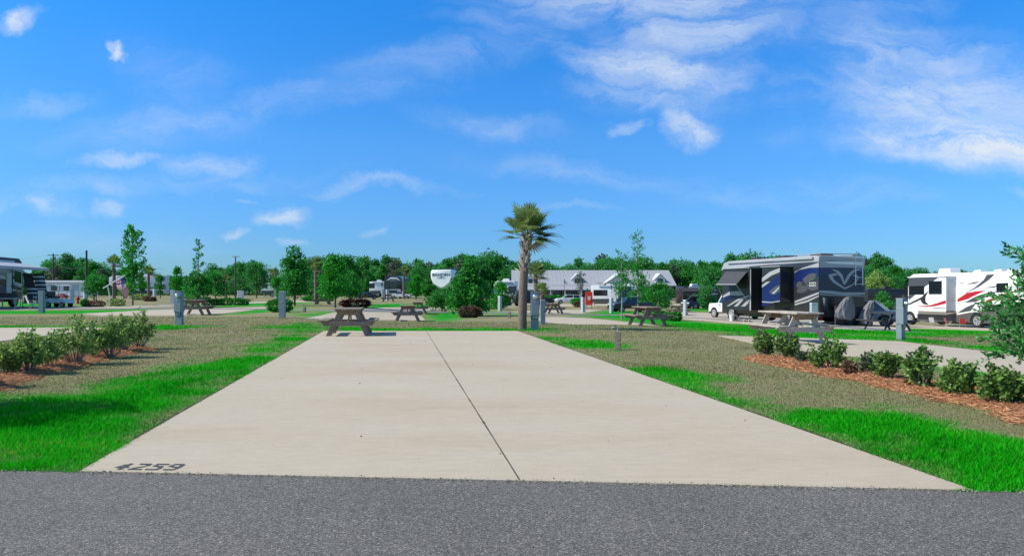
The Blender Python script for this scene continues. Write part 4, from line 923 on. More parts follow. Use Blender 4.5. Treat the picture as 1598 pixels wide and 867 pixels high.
def panel(root,name,poly,plane,val,thick,m,sgn=1):
    """flat shape standing a few mm proud of plane y=val or x=val"""
    mb=MB(); a=val+sgn*.003; mb.prism(poly,min(a,a+sgn*thick),max(a,a+sgn*thick),plane); return mb.build(name,M[m] if isinstance(m,str) else m,root)
def hit(root_loc,rz,plane,val,px,py):
    o=Matrix.Rotation(-rz,3,'Z')@(Vector((0,0,CZ))-Vector(root_loc)); d=Matrix.Rotation(-rz,3,'Z')@Vector(((px-CX)/FP,1,-(py-CY)/FP))
    i={'x':0,'y':1}[plane]; t_=(val-o[i])/d[i]; h=o+d*t_; return (h.y,h.z) if plane=='x' else (h.x,h.z)

# ---------------------------------------------------------------- big blue and grey motorhome
d0=39.5; X0=(1278-CX)/FP*d0; fw=Vector((-.300,.954,0)).normalized(); RZ=math.atan2(fw.y,fw.x)
rl=Vector((X0,d0,CZ-(507-CY)/FP*d0))
root=empty('motorhome',rl,RZ,'large blue grey and silver motorhome with slide rooms and bicycles on its tail','motorhome')
z7=lambda x,y:(1090+x/5.418,380+y/5.418)
Wd=3.0; Ln=9.6
def sy(pts,v=0.0): return [hit(rl,RZ,'y',v,*z7(*p)) for p in pts]
def rx(pts): return [hit(rl,RZ,'x',0.0,*z7(*p)) for p in pts]
top=hit(rl,RZ,'y',0,*z7(1018,100))[1]
print('bus height',top, 'front s',hit(rl,RZ,'y',0,*z7(197,400)), 'right', hit(rl,RZ,'x',0,*z7(1408,300)))
Ln=hit(rl,RZ,'y',0,*z7(197,400))[0]; Wd=-hit(rl,RZ,'x',0,*z7(1408,300))[0]
zb=.42
def bodyprof(x0,x1): return [(x0,zb),(x0,top-.35),(x0+.05,top-.08),(x0+.25,top),(x1-.8,top-.02),(x1-.3,top-.12),(x1-.05,top-.5),(x1,top-1.2),(x1,zb)]
mb=MB(); mb.prism(bodyprof(0,Ln),-Wd,0,'y'); mb.build('body',M['charcoal'],root,bevel=.06,smooth=True)
# roof shell in silver
mb=MB(); mb.prism([(-.015,top-.36),(-.015,top-.1),(.2,top+.02),(Ln-.8,top+.0),(Ln-.25,top-.12),(Ln+.02,top-.5),(Ln+.02,top-.62),(6,top-.42),(1,top-.36)],-Wd-.012,.012,'y'); mb.build('roof_shell',M['silver'],root,bevel=.03,smooth=True)
mb=MB(); mb.box((Ln/2-.2,.07,top-.12),(Ln-1.2,.12,.13)); mb.build('awning_case',M['silver'],root,bevel=.02)
for (x,l) in((1.6,1.0),(4.6,1.0),(7.3,.9)):
    mb=MB(); mb.prism([(x-l/2,top),(x+l/2,top),(x+l/2-.1,top+.2),(x-l/2+.2,top+.22)],-Wd*.65,-Wd*.35,'y'); mb.build('air_conditioner',M['pole'] if x>1.7 else M['pole'],root,bevel=.03)
mb=MB()
for y in(-.25,-Wd+.2): mb.tube([(.15,y,top-.1),(.15,y,top+.12),(2.2,y,top+.12),(2.3,y,top)],.025,6)
mb.tube([(.15,-.25,top+.12),(.15,-Wd+.2,top+.12)],.025,6); mb.build('roof_rail',M['silver'],root)
# slide rooms
s2a=hit(rl,RZ,'y',0,*z7(815,300))[0]; OUT=.88
s1end=s2a+3.1
sl=[(s2a,s2a+3.0,.92,top-.62,'slide'),(Ln-4.0,Ln-.45,.72,top-.60,'slide')]
# place second slide by its outer rear edge in the photo
b_e=hit(rl,RZ,'y',OUT,*z7(435,400))[0]; f_e=hit(rl,RZ,'y',OUT,*z7(203,400))[0]; a_f=hit(rl,RZ,'y',OUT,*z7(537,400))[0]; a_e=hit(rl,RZ,'y',OUT,*z7(690,400))[0]
print('slides',s2a,a_e,a_f,b_e,f_e,Ln)
tops=hit(rl,RZ,'y',OUT,*z7(690,195))[1]; b1=hit(rl,RZ,'y',OUT,*z7(690,500))[1]; b2=hit(rl,RZ,'y',OUT,*z7(435,565))[1]
for (xa,xb,zl,zh) in ((a_e,a_f,b1,tops),(b_e,min(f_e,Ln-.1),b2,tops)):
    mb=MB(); mb.box(((xa+xb)/2,OUT/2-.02,(zl+zh)/2),(xb-xa,OUT+.04,zh-zl)); s_=mb.build('slide_room',M['charcoal'],root,bevel=.03)
    mb=MB(); mb.box((xa-.004,OUT/2,(zl+zh)/2),(.01,OUT-.08,zh-zl-.08)); mb.build('end_panel',M['black'],s_)
    mb=MB(); mb.box(((xa+xb)/2,OUT/2,zh+.03),(xb-xa+.1,OUT+.14,.05)); mb.build('slide_topper',M['silver'],s_,bevel=.01)
def deco(pts,m,v=0.0,name='paint_graphic',extra=0): return panel(root,name,sy(pts,v+extra),'y',v+extra,.004,m)
def decr(pts,m,name='paint_graphic',extra=0): return panel(root,name,rx(pts),'x',0-extra,.004,m,-1)
deco([(815,252),(860,225),(940,207),(1018,205),(1018,272),(930,277),(880,305),(815,375)],'blue')
deco([(815,238),(880,205),(1018,160),(1018,200),(935,203),(850,222),(815,245)],'silver',extra=.002)
mg='grey'
for k,b_ in enumerate([[(825,345),(850,318),(880,330),(868,365),(835,372)],[(880,300),(925,262),(965,250),(1000,255),(985,300),(945,318),(905,340)],[(835,385),(880,350),(925,365),(915,400),(870,420),(832,412)],[(905,345),(960,320),(1010,320),(1010,385),(960,398),(920,380)]]): deco(b_,mg,extra=.003)
deco([(815,484),(900,452),(1018,408),(1018,424),(905,470),(815,500)],'silver'); deco([(815,508),(920,478),(1018,436),(1018,446),(925,492),(815,522)],'silver')
for k,(a,b2_) in enumerate(((332,6),(354,8))):
    mb=MB()
    for j in range(5):
        (u,v)=hit(rl,RZ,'y',0.01,*z7(940+j*12,a)); mb.box((u,.014,v),(.05,.008,.07+.02*(j%2)))
    mb.build('lettering',M['offwhite'],root)
v=OUT
deco([(538,370),(600,330),(688,262),(688,488),(640,500),(538,530)],'blue',v); deco([(538,290),(600,240),(688,205),(688,240),(620,268),(538,325)],'silver',v,extra=.002)
deco([(538,350),(575,322),(610,318),(575,345),(538,372)],'silver',v,extra=.002)
deco([(600,402),(640,368),(688,345),(688,405),(650,425),(615,428)],'grey',v,extra=.002); deco([(620,420),(680,365),(686,372),(640,425)],'silver',v,extra=.005)
deco([(538,486),(620,492),(688,480),(688,488),(620,500),(538,496)],'silver',v,extra=.003)
deco([(206,440),(260,405),(340,400),(385,428),(345,440),(260,434),(206,456)],'silver',v); deco([(206,462),(260,440),(330,442),(270,468),(206,498)],'blue',v)
for P_ in ([(240,528),(330,468),(430,436),(430,446),(340,482),(256,528)],[(300,530),(348,482),(384,470),(330,530)],[(360,530),(400,492),(430,472),(430,492),(395,530)]): deco(P_,'silver',v,extra=.002)
deco([(325,350),(405,250),(412,372),(330,380)],'glass',v,'window',.003)
deco([(440,215),(432,560),(436,565),(444,565),(444,215)],'silver',v)
# side awning over the front slide window
u1,z1=hit(rl,RZ,'y',OUT+.03,*z7(228,236)); u2,z2=hit(rl,RZ,'y',OUT+.03,*z7(412,236)); 
o1=hit(rl,RZ,'y',OUT+1.0,*z7(150,345)); o2=hit(rl,RZ,'y',OUT+1.0,*z7(318,345))
mb=MB(); q_=[Vector((u1,OUT+.03,z1)),Vector((u2,OUT+.03,z2)),Vector((o2[0],OUT+1.0,o2[1])),Vector((o1[0],OUT+1.0,o1[1]))]; mb.add(q_+[v_-Vector((0,0,.015)) for v_ in q_],[(0,1,2,3),(7,6,5,4),(0,4,5,1),(1,5,6,2),(2,6,7,3),(3,7,4,0)]); aw=mb.build('window_awning',M['canvas'],root)
mb=MB(); mb.tube([q_[2],q_[3]],.035,8); mb.build('roller',M['silver'],aw)
for (a,b_) in ((q_[2],Vector((u2-.1,OUT+.02,z2-1.9))),(q_[3],Vector((u1+.1,OUT+.02,z1-1.9)))): mb=MB(); mb.tube([a,b_],.02,6); mb.build('awning_arm',M['silver'],root)
# rear
decr([(1022,104),(1404,124),(1404,214),(1350,206),(1230,202),(1022,202)],'silver','upper_panel',.0035)
decr([(1060,150),(1100,140),(1380,158),(1392,176),(1380,182),(1100,166)],'white','spoiler',.008)
decr([(1022,205),(1110,205),(1200,250),(1235,330),(1290,230),(1350,205),(1404,215),(1404,420),(1230,412),(1022,390)],'navy')
decr([(1022,205),(1100,207),(1165,232),(1110,262),(1022,268)],'blue',extra=.003); decr([(1372,212),(1404,215),(1404,280),(1372,276)],'blue',extra=.003)
decr([(1120,212),(1180,228),(1215,262),(1232,322),(1262,262),(1300,225),(1375,205),(1318,240),(1282,275),(1240,345),(1226,345),(1200,285),(1165,243)],'silver',extra=.006)
decr([(1098,262),(1150,250),(1185,262),(1130,275),(1150,310),(1235,372),(1300,345),(1345,290),(1300,268),(1330,262),(1362,285),(1310,350),(1235,386),(1140,330),(1105,290)],'silver',extra=.006)
decr([(1022,395),(1120,398),(1235,412),(1404,412),(1404,430),(1235,436),(1022,415)],'silver',extra=.009)
decr([(1022,424),(1120,432),(1404,440),(1404,446),(1120,440),(1022,432)],'silver',extra=.009)
decr([(1022,345),(1120,352),(1200,368),(1200,374),(1120,360),(1022,353)],'black',extra=.006)
decr([(1100,452),(1400,455),(1400,640),(1180,645),(1130,560)],'black','rear_bay',.003)
decr([(1042,440),(1075,448),(1102,575),(1060,565)],'grey','tail_panel',.003)
decr([(1050,455),(1068,460),(1072,520),(1056,520)],'chrome','tail_light',.008); decr([(1066,530),(1084,530),(1092,572),(1070,562)],'chrome','tail_light',.008)
decr([(1028,615),(1043,616),(1043,642),(1028,640)],'redlens','reflector',.004)
decr([(1190,402),(1262,404),(1258,410),(1194,409)],'black','handle_recess',.014)
mb=MB(); bz_=hit(rl,RZ,'x',0,*z7(1100,668))[1]; mb.box((-.10,-Wd/2,bz_),(.22,Wd-.05,.10)); mb.build('rear_bumper',M['grey'],root,bevel=.02)
# ladder
la=rx([(1312,365),(1312,100),(1372,100),(1372,365)]); mb=MB(); yl,yr=la[0][0],la[2][0]; zl_,zh_=la[0][1],la[1][1]
for y in(yl,yr): mb.tube([(-.02,y,zl_),(-.14,y,zl_+.08),(-.14,y,zh_),(.2,y,zh_+.12)],.022,6)
for k in range(5): z=zl_+.15+k*(zh_-zl_-.2)/4; mb.tube([(-.14,yl,z),(-.14,yr,z)],.018,6)
mb.build('ladder',M['chrome'],root)
# wheels
for (px,py) in ((283,612),(745,620)):
    (u,zz)=hit(rl,RZ,'y',0,*z7(px,py)); gz=float(tz(*( (rl+Matrix.Rotation(RZ,3,'Z')@Vector((u,0,0))).xy )))-rl.z
    for s,y in((1,-.12),(-1,-Wd+.12)): wheel(root,u,y,.48,.30,max(gz+.47,.30),side=s)
    zc_=max(gz+.47,.30); panel(root,'wheel_arch',[(u+math.cos(math.pi*k/14)*.56,zc_+math.sin(math.pi*k/14)*.54) for k in range(15)]+[(u-.56,.3),(u+.56,.3)],'y',0,.008,'black')
mb=MB(); mb.box((Ln/2,-Wd/2,.42),(Ln-1,Wd-.5,.35)); mb.build('chassis',M['black'],root)
for (x,y) in((.9,-.15),(Ln-.7,-.15),(.9,-Wd+.2)): 
    mb=MB(); mb.tube([(x,y,.5),(x,y,.0)],[.06,.04],8); mb.lathe([(.12,0),(.12,.03)],(x,y,-.03),10); mb.build('levelling_jack',M['galv'],root)
for k in range(6):
    mb=MB(); mb.lathe([(.03,0),(.03,.02)],(1.8+k*1.1,.003,.62),8,'y'); mb.build('marker_light',M['offwhite'],root)
# things standing about at its side: hoses, bucket, stools
M2=Matrix.Rotation(RZ,3,'Z')
def bus(x,y): p=rl+M2@Vector((x,y,0)); return ground(p.x,p.y,.02)
tag(MB().lathe([(.13,0),(.17,.4),(.175,.42),(.155,.42)],(0,0,0),14).build('bucket',M['offwhite'],loc=bus(Ln-2.6,1.0)),'pale bucket standing by the front wheel of the blue grey motorhome','bucket')
for i,(x,y) in enumerate(((Ln-3.3,1.0),(Ln-4.3,1.1))):
    st_=empty('folding_stool',bus(x,y),i,['folding stool beside the bucket at the motorhome','second folding stool further back along the motorhome'][i],'stool','folding stools by the blue motorhome')
    mb=MB(); mb.beam((-.2,-.15,0),(.2,-.15,.42),.03,.03); mb.beam((.2,-.15,0),(-.2,-.15,.42),.03,.03); mb.beam((-.2,.15,0),(.2,.15,.42),.03,.03); mb.beam((.2,.15,0),(-.2,.15,.42),.03,.03); mb.build('frame',M['galv'],st_); MB().box((0,0,.43),(.42,.34,.025)).build('seat',M['darkcloth'],st_)
mb=MB(); pts=[bus(Ln-4.5-k*.5,.9+.25*math.sin(k*1.7))+Vector((0,0,.03)) for k in range(11)]; mb.tube(pts,.022,6); tag(mb.build('sewer_hose',M['galv']),'grey hose lying along the side of the blue grey motorhome','hose')
# bikes under covers on a hitch rack
def covered(px0,px1,pyt,pyb,back,label,seed):
    c=hit(rl,RZ,'x',-back,*z7((px0+px1)/2,pyb)); t_=hit(rl,RZ,'x',-back,*z7((px0+px1)/2,pyt)); a=hit(rl,RZ,'x',-back,*z7(px0,pyb))[0]; b_=hit(rl,RZ,'x',-back,*z7(px1,pyb))[0]
    w=abs(b_-a)/2; h=t_[1]-c[1]; rr=random.Random(seed); vs=[];fs=[]; nr,nc=12,26; lean=rr.uniform(.06,.14)*h
    for i in range(nr):
        f=i/(nr-1); ww=w*(1-.62*f**2.2)*(1 if f>.12 else .7+f*2.5); dd=.30*(1-.55*f)
        for k in range(nc):
            t=k*2*math.pi/nc; wr=1+.13*math.sin(t*4+seed+f*4)+.09*math.sin(t*9+f*6+seed)+.05*math.sin(t*15-f*5)
            vs.append((math.cos(t)*dd*wr,math.sin(t)*ww*wr-lean*2.2*f*f,h*f*(1-.10*max(0,math.sin(t)))+ (0.03*math.sin(t*3+seed) if i==0 else 0)))
    for i in range(nr-1):
        for k in range(nc): fs.append((i*nc+k,i*nc+(k+1)%nc,(i+1)*nc+(k+1)%nc,(i+1)*nc+k))
    fs.append(tuple(range(nc))); fs.append(tuple((nr-1)*nc+k for k in range(nc)))
    mb=MB().add(vs,fs); wl=rl+M2@Vector((-back,(a+b_)/2,c[1])); e_=empty('covered_bicycle',wl,RZ,label,'covered bicycle'); mb.build('cover',M['tarp'],e_,smooth=True)
    for s in(-1,1):
        q_=MB(); q_.lathe([(.27,-.02),(.31,-.02),(.31,.02),(.27,.02)],(0,s*w*.45,.06),20,'x'); q_.build('wheel',M['rubber'],e_)
covered(1165,1315,450,640,.75,'bicycle under a loose grey cover at the middle of the motorhome tail',1)
covered(1365,1462,480,680,.95,'bicycle under a grey cover at the right side of the motorhome tail',2)
c1=hit(rl,RZ,'x',-.8,*z7(1300,690)); e_=empty('bike_rack',rl+M2@Vector((-.8,c1[0],c1[1])),RZ,'dark hitch bike rack behind the blue grey motorhome','bike rack')
mb=MB(); mb.beam((.9,0,-.02),(-.3,0,-.02),.08,.08); mb.beam((0,-1.1,.0),(0,1.1,.0),.08,.06); mb.beam((-.2,-1.1,.0),(-.2,1.1,.0),.05,.05)
for y in(-.9,-.3,.4,.9): mb.box((0,y,-.05),(.45,.06,.14))
mb.build('frame',M['black'],e_); mb=MB(); mb.box((.25,.0,.55),(.12,1.9,1.1)); mb.build('rack_cover',M['darkcloth'],e_,bevel=.05)

# ---------------------------------------------------------------- white motorhome with red and grey swooshes
d1=41.0; fw=Vector((-.145,.989,0)).normalized(); RW=math.atan2(fw.y,fw.x)
# rear-left corner hidden beyond the right edge; line passes through the front corner
Fc=Vector(((1417-CX)/FP*49.6,49.6,0)); Lw=10.6; rc=Fc-fw*Lw; wl=Vector((rc.x,rc.y,CZ-(514.5-CY)/FP*42.2))
wr_=empty('motorhome',wl,RW,'white motorhome with red and grey swooshes at the right','motorhome')
z8=lambda x,y:(1330+x/4.336,350+y/4.336)
Hh=hit(wl,RW,'y',0,*z8(960,318))[1]; Ww=2.6
print('white height',Hh,hit(wl,RW,'y',0,*z8(375,352)), 'base front', float(tz(Fc.x,Fc.y)),wl.z, float(tz(rc.x,rc.y)))
mb=MB(); mb.prism([(0,.55),(0,Hh-.12),(.12,Hh),(Lw-.5,Hh-.02),(Lw-.12,Hh-.2),(Lw,Hh-1.0),(Lw+.05,.95),(Lw-.02,.45),(Lw-1.2,.45)],-Ww,0,'y'); mb.build('body',M['white'],wr_,bevel=.05,smooth=True)
def dw(pts,m,name='paint_graphic',v=0.0,extra=0.0): return panel(wr_,name,[hit(wl,RW,'y',v+extra,*z8(*p)) for p in pts],'y',v+extra,.004,m)
OW=.72; sA=hit(wl,RW,'y',OW,*z8(633,450))[0]; sB=hit(wl,RW,'y',OW,*z8(372,450))[0]; sB=min(sB,Lw-1.0)
zt=hit(wl,RW,'y',OW,*z8(633,356))[1]; zl=hit(wl,RW,'y',OW,*z8(633,592))[1]
# lower grey skirt
dw([(708,612),(790,596),(860,590),(1000,560),(1250,515),(1400,500),(1400,690),(1250,680),(880,668),(870,640),(845,628),(815,640),(805,664),(708,662)],'warmgrey')
dw([(440,604),(632,612),(708,600),(708,655),(600,655),(440,655)],'warmgrey',extra=.004)
mb=MB(); mb.box(((sA+sB)/2,OW/2-.02,(zt+zl)/2),(sB-sA,OW+.04,zt-zl)); s_=mb.build('slide_room',M['white'],wr_,bevel=.02)
mb=MB(); mb.box((sA-.005,OW/2,(zt+zl)/2),(.01,OW-.1,zt-zl-.12)); mb.build('end_panel',M['postlight'],s_)
mb=MB(); mb.box(((sA+sB)/2,OW/2,zt+.04),(sB-sA+.1,OW+.12,.06)); mb.build('slide_topper',M['offwhite'],s_)
mb=MB(); mb.box((sA-.02,OW/2,zl+.02),(.05,OW,.07)); mb.build('slide_seal',M['black'],s_)
v=OW
def ds(pts,m,name='paint_graphic',extra=0): 
    q_=[hit(wl,RW,'y',v+extra,*z8(*p)) for p in pts]; q_=[(min(max(x,sA+.01),sB-.01),z) for x,z in q_]; return panel(wr_,name,q_,'y',v+extra,.004,m)
ds([(375,362),(585,358),(500,415),(380,512),(375,470)],'grey')
ds([(385,417),(487,415),(487,474),(385,475)],'glass','window',.006); ds([(518,388),(606,386),(606,472),(518,472)],'glass','window',.006)
ds([(514,384),(610,382),(610,386),(514,388)],'black','window_frame',.008)
ds([(372,535),(470,490),(510,462),(480,500),(440,520),(372,545)],'charcoal',extra=.002)
ds([(462,500),(490,470),(515,450),(495,490),(495,520),(520,545),(480,538),(465,520)],'charcoal',extra=.008)
ds([(430,552),(520,548),(580,530),(632,512),(632,535),(560,552),(500,558)],'red',extra=.004); ds([(520,560),(632,566),(632,570),(560,566)],'charcoal',extra=.004)
dw([(712,505),(780,462),(850,450),(905,447),(850,470),(780,505),(712,524)],'red'); dw([(757,530),(830,490),(900,465),(985,452),(920,485),(840,522)],'grey')
dw([(850,545),(940,500),(1020,470),(1110,448),(1050,490),(960,515)],'red'); dw([(708,600),(770,560),(840,530),(800,585)],'grey',extra=.006)
dw([(750,475),(830,425),(890,375),(910,340),(965,336),(925,375),(860,420)],'grey'); dw([(765,408),(820,392),(872,382),(830,400)],'charcoal'); dw([(712,398),(780,388),(740,398)],'grey')
dw([(880,430),(960,418),(1000,405),(960,428)],'grey'); dw([(975,398),(1055,395),(1055,458),(975,460)],'glass','window',.004)
dw([(1150,400),(1230,398),(1230,455),(1150,458)],'glass','window',.004)
dw([(900,560),(1020,530),(1100,512),(1100,535),(1000,556)],'charcoal',extra=.008)
# windscreen, mirror
mb=MB(); mb.box((Lw+.03,-Ww/2,1.95),(.03,Ww-.3,1.3)); mb.build('windscreen',M['glass'],wr_)
dw([(352,400),(372,392),(374,490),(352,478)],'glass','cab_window',.004)
mb=MB(); mb.tube([(Lw-.1,0,1.9),(Lw+.1,.25,1.95)],.03,6); mb.box((Lw+.1,.3,1.8),(.12,.18,.45)); mb.build('mirror',M['charcoal'],wr_)
mb=MB(); ac=hit(wl,RW,'y',-1.0,*z8(630,335))[0]; mb.prism([(ac-.55,Hh),(ac+.55,Hh),(ac+.45,Hh+.32),(ac-.5,Hh+.34)],-1.7,-.9,'y'); mb.build('air_conditioner',M['white'],wr_,bevel=.04)
for k,px in enumerate((860,1000,1090)):
    u=hit(wl,RW,'y',-1.2,*z8(px,330))[0]; mb=MB(); mb.prism([(u-.3,Hh),(u+.3,Hh),(u+.2,Hh+.14),(u-.3,Hh+.16)],-1.5,-1.0,'y'); mb.build('roof_vent',M['white'],wr_,bevel=.02)
for (px,py) in ((390,648),(845,672),(1120,690)):
    u=hit(wl,RW,'y',0,*z8(px,py))[0]; pw=wl+Matrix.Rotation(RW,3,'Z')@Vector((u,0,0)); gz=float(tz(pw.x,pw.y))+.02-wl.z
    for s,y in((1,-.12),(-1,-Ww+.12)): wheel(wr_,u,y,.43,.28,gz+.43,side=s)
    panel(wr_,'wheel_arch',[(u+math.cos(math.pi*k/14)*.54,gz+.43+math.sin(math.pi*k/14)*.52) for k in range(15)]+[(u-.54,.40),(u+.54,.40)],'y',0,.012,'black')
mb=MB(); mb.box((Lw/2-.3,-Ww/2,.38),(Lw-2.2,Ww-.5,.36)); mb.build('chassis',M['black'],wr_)
# folding chairs, mat at the white motorhome
MW=Matrix.Rotation(RW,3,'Z')
def folding_chair(pos,rz,m,label,grp):
    e_=empty('folding_chair',pos,rz,label,'folding chair',grp)
    mb=MB(); mb.add([(-.25,-.25,.42),(.25,-.25,.42),(.25,.2,.38),(-.25,.2,.38),(-.25,-.25,.405),(.25,-.25,.405),(.25,.2,.365),(-.25,.2,.365)],[(0,1,2,3),(7,6,5,4),(0,4,5,1),(1,5,6,2),(2,6,7,3),(3,7,4,0)]); mb.build('seat',M[m],e_)
    mb=MB(); mb.add([(-.25,.2,.40),(.25,.2,.40),(.25,.36,.92),(-.25,.36,.92),(-.25,.215,.40),(.25,.215,.40),(.25,.375,.92),(-.25,.375,.92)],[(0,1,2,3),(7,6,5,4),(0,4,5,1),(1,5,6,2),(2,6,7,3),(3,7,4,0)]); mb.build('backrest',M[m],e_)
    for s in(-1,1):
        mb=MB(); mb.tube([(s*.27,-.28,0),(s*.27,.22,.55)],.014,6); mb.tube([(s*.27,.28,0),(s*.27,-.26,.58),(s*.27,.3,.6),(s*.26,.37,.93)],.014,6); mb.build('leg',M['galv'],e_)
    return e_
for i,(px,d,m_,lb) in enumerate(((1456,46.5,'offwhite','white folding chair by the white motorhome slide room'),(1480,45.5,'red','left one of two low red chairs beside the white motorhome'),(1502,44.5,'red','red chair near the rear wheel of the white motorhome'))):
    folding_chair(atd(px,d,.02),i*1.3,m_,lb,None).scale=(.6,.6,.6)

# ---------------------------------------------------------------- cars
def car(name,label,cat,pos,rz,L_=4.6,Wc=1.8,H=1.45,body='silver',kind='sedan',sc=1.0):
    root=empty(name,pos,rz,label,cat); r=.33; zb=.28
    if kind=='sedan': low=[(0,zb),(0,.75),(.1,.92),(1.1,.98),(3.1,.95),(4.3,.78),(4.55,.6),(4.6,zb)]; green=[(.75,.95),(1.35,H),(2.5,H+.0),(3.35,.93)]
    elif kind=='suv': low=[(0,zb+.05),(0,.9),(.1,1.05),(3.1,1.05),(4.3,.92),(4.55,.75),(4.6,zb+.05)]; green=[(.12,1.03),(.45,H),(2.55,H+.02),(3.35,1.03)]
    elif kind=='pickup': low=[(0,.5),(0,1.1),(.05,1.15),(3.6,1.15),(5.1,1.08),(5.35,.9),(5.4,.45)]; green=[(1.95,1.12),(2.15,H),(3.3,H),(4.0,1.12)]; r=.40
    else: low=[(0,.5),(0,1.15),(.05,1.2),(2.9,1.2),(4.0,1.15),(4.1,1.0),(4.15,.5)]; green=[(.04,1.18),(.12,H),(2.4,H),(2.85,1.18)]; r=.40
    k=L_/low[-1][0]; low=[(x*k,z) for x,z in low]; green=[(x*k,z) for x,z in green]
    mb=MB(); mb.prism(low,-Wc/2,Wc/2,'y'); mb.build('body',M[body],root,bevel=.07,smooth=True,seg=3)
    # cabin narrowing upward
    n=len(green); vs=[]; 
    for s in(-1,1):
        for x,z in green: vs.append((x,s*(Wc/2-.05-(.16 if z>1.2 else 0)),z))
    mb=MB(); mb.add(vs,[tuple(range(n)),tuple(range(2*n-1,n-1,-1))]+[(i,n+i,n+(i+1)%n,(i+1)%n) for i in range(n)]); cb_=mb.build('cabin_glass',M['glass'],root,bevel=.04,smooth=True)
    xs_=[g[0] for g in green if g[1]>1.2]; mb=MB(); mb.box(((xs_[0]+xs_[-1])/2,0,H+.01),(xs_[-1]-xs_[0]+.05,Wc-.40,.045)); mb.build('roof',M[body],root,bevel=.02)
    mb=MB()
    for s in(-1,1):
        y0=s*(Wc/2-.045); y1=s*(Wc/2-.205)
        P_=[green[0],green[1],green[-2],green[-1]]
        mb.beam((P_[0][0],y0,P_[0][1]),(P_[1][0],y1,P_[1][1]),.06,.07); mb.beam((P_[3][0],y0,P_[3][1]),(P_[2][0],y1,P_[2][1]),.06,.07)
        xm=(P_[1][0]+P_[2][0])/2; mb.beam((xm,y0,1.0),(xm,y1,H),.08,.05,up=(1,0,0))
    mb.build('pillar',M[body],root)
    Lx=low[-1][0]
    for s in(-1,1):
        MB().box((Lx-.06,s*(Wc/2-.28),.72 if kind in('sedan','suv') else .95),(.14,.34,.15)).build('headlight',M['offwhite'],root,bevel=.03)
        MB().box((.03,s*(Wc/2-.26),.80 if kind=='sedan' else 1.0),(.12,.40,.19)).build('tail_light',M['redlens'],root,bevel=.04)
        mm_=MB(); mm_.box((green[-1][0]-.3*k,s*(Wc/2+.08),1.05 if kind!='sedan' else .98),(.1,.18,.13)); mm_.build('mirror',M[body],root,bevel=.03)
        for x in (.17*Lx,.81*Lx):
            mb=MB(); nn=12; mb.prism([(x+math.cos(math.pi*q/nn)*(r+.08),r+math.sin(math.pi*q/nn)*(r+.07)) for q in range(nn+1)],*(sorted((s*(Wc/2-.14),s*(Wc/2+.006)))),'y'); mb.build('wheel_arch',M['black'],root)
            wheel(root,x,s*(Wc/2-.08),r,.2,side=s)
    MB().box((-.03,0,.45),(.12,Wc-.15,.2)).build('rear_bumper',M['pole'] if kind!='sedan' else M[body],root,bevel=.04)
    MB().box((Lx+.0,0,.45),(.12,Wc-.15,.2)).build('front_bumper',M['pole'] if kind!='sedan' else M[body],root,bevel=.04)
    if kind=='pickup': MB().box((.98*k,0,1.165),(1.6*k,Wc-.25,.02)).build('bed_cover',M['black'],root)
    MB().box((-.095,0,.62),(.012,.34,.16)).build('number_plate',M['offwhite'],root)
    root.scale=(sc,)*3; return root
p=atd(1407,42.5,.0)
car('car','silver car with blue tinted windows parked between the two motorhomes','car',p,R(146),4.7,1.85,1.5,'silver','sedan')
car('car','white boxy off-road car just left of the blue grey motorhome','off-road car',atd(1172,52.5),R(107),4.2,1.9,2.0,'offwhite','jeep',1.0)
car('car','white wagon parked before the porch of the long building','car',atd(907,96),R(180+4),4.6,1.8,1.55,'offwhite','suv',.78)
car('pickup_truck','black pickup truck in front of the white and blue trailer','pickup',atd(1014,66),R(-163),5.0,1.9,1.75,'black','pickup',.80)
car('pickup_truck','white pickup partly hidden behind the slender palm','pickup',atd(641,100),R(178),5.2,1.9,1.8,'offwhite','pickup',.55)
car('car','small red vehicle behind the golf cart','car',atd(103,100),R(170),3.6,1.7,1.35,'red','sedan',.5)
car('car','dark car parked right of the near picnic table, in front of the trees','car',atd(558,92),R(20),4.4,1.8,1.5,'charcoal','suv',.6)
car('car','dark vehicle left of the palm trunk by the building','car',atd(800,80),R(15),4.6,1.9,1.7,'black','suv')
car('car','dark car under the trees left of the blue grey motorhome','car',atd(1118,84),R(200),4.4,1.8,1.5,'navy','suv')

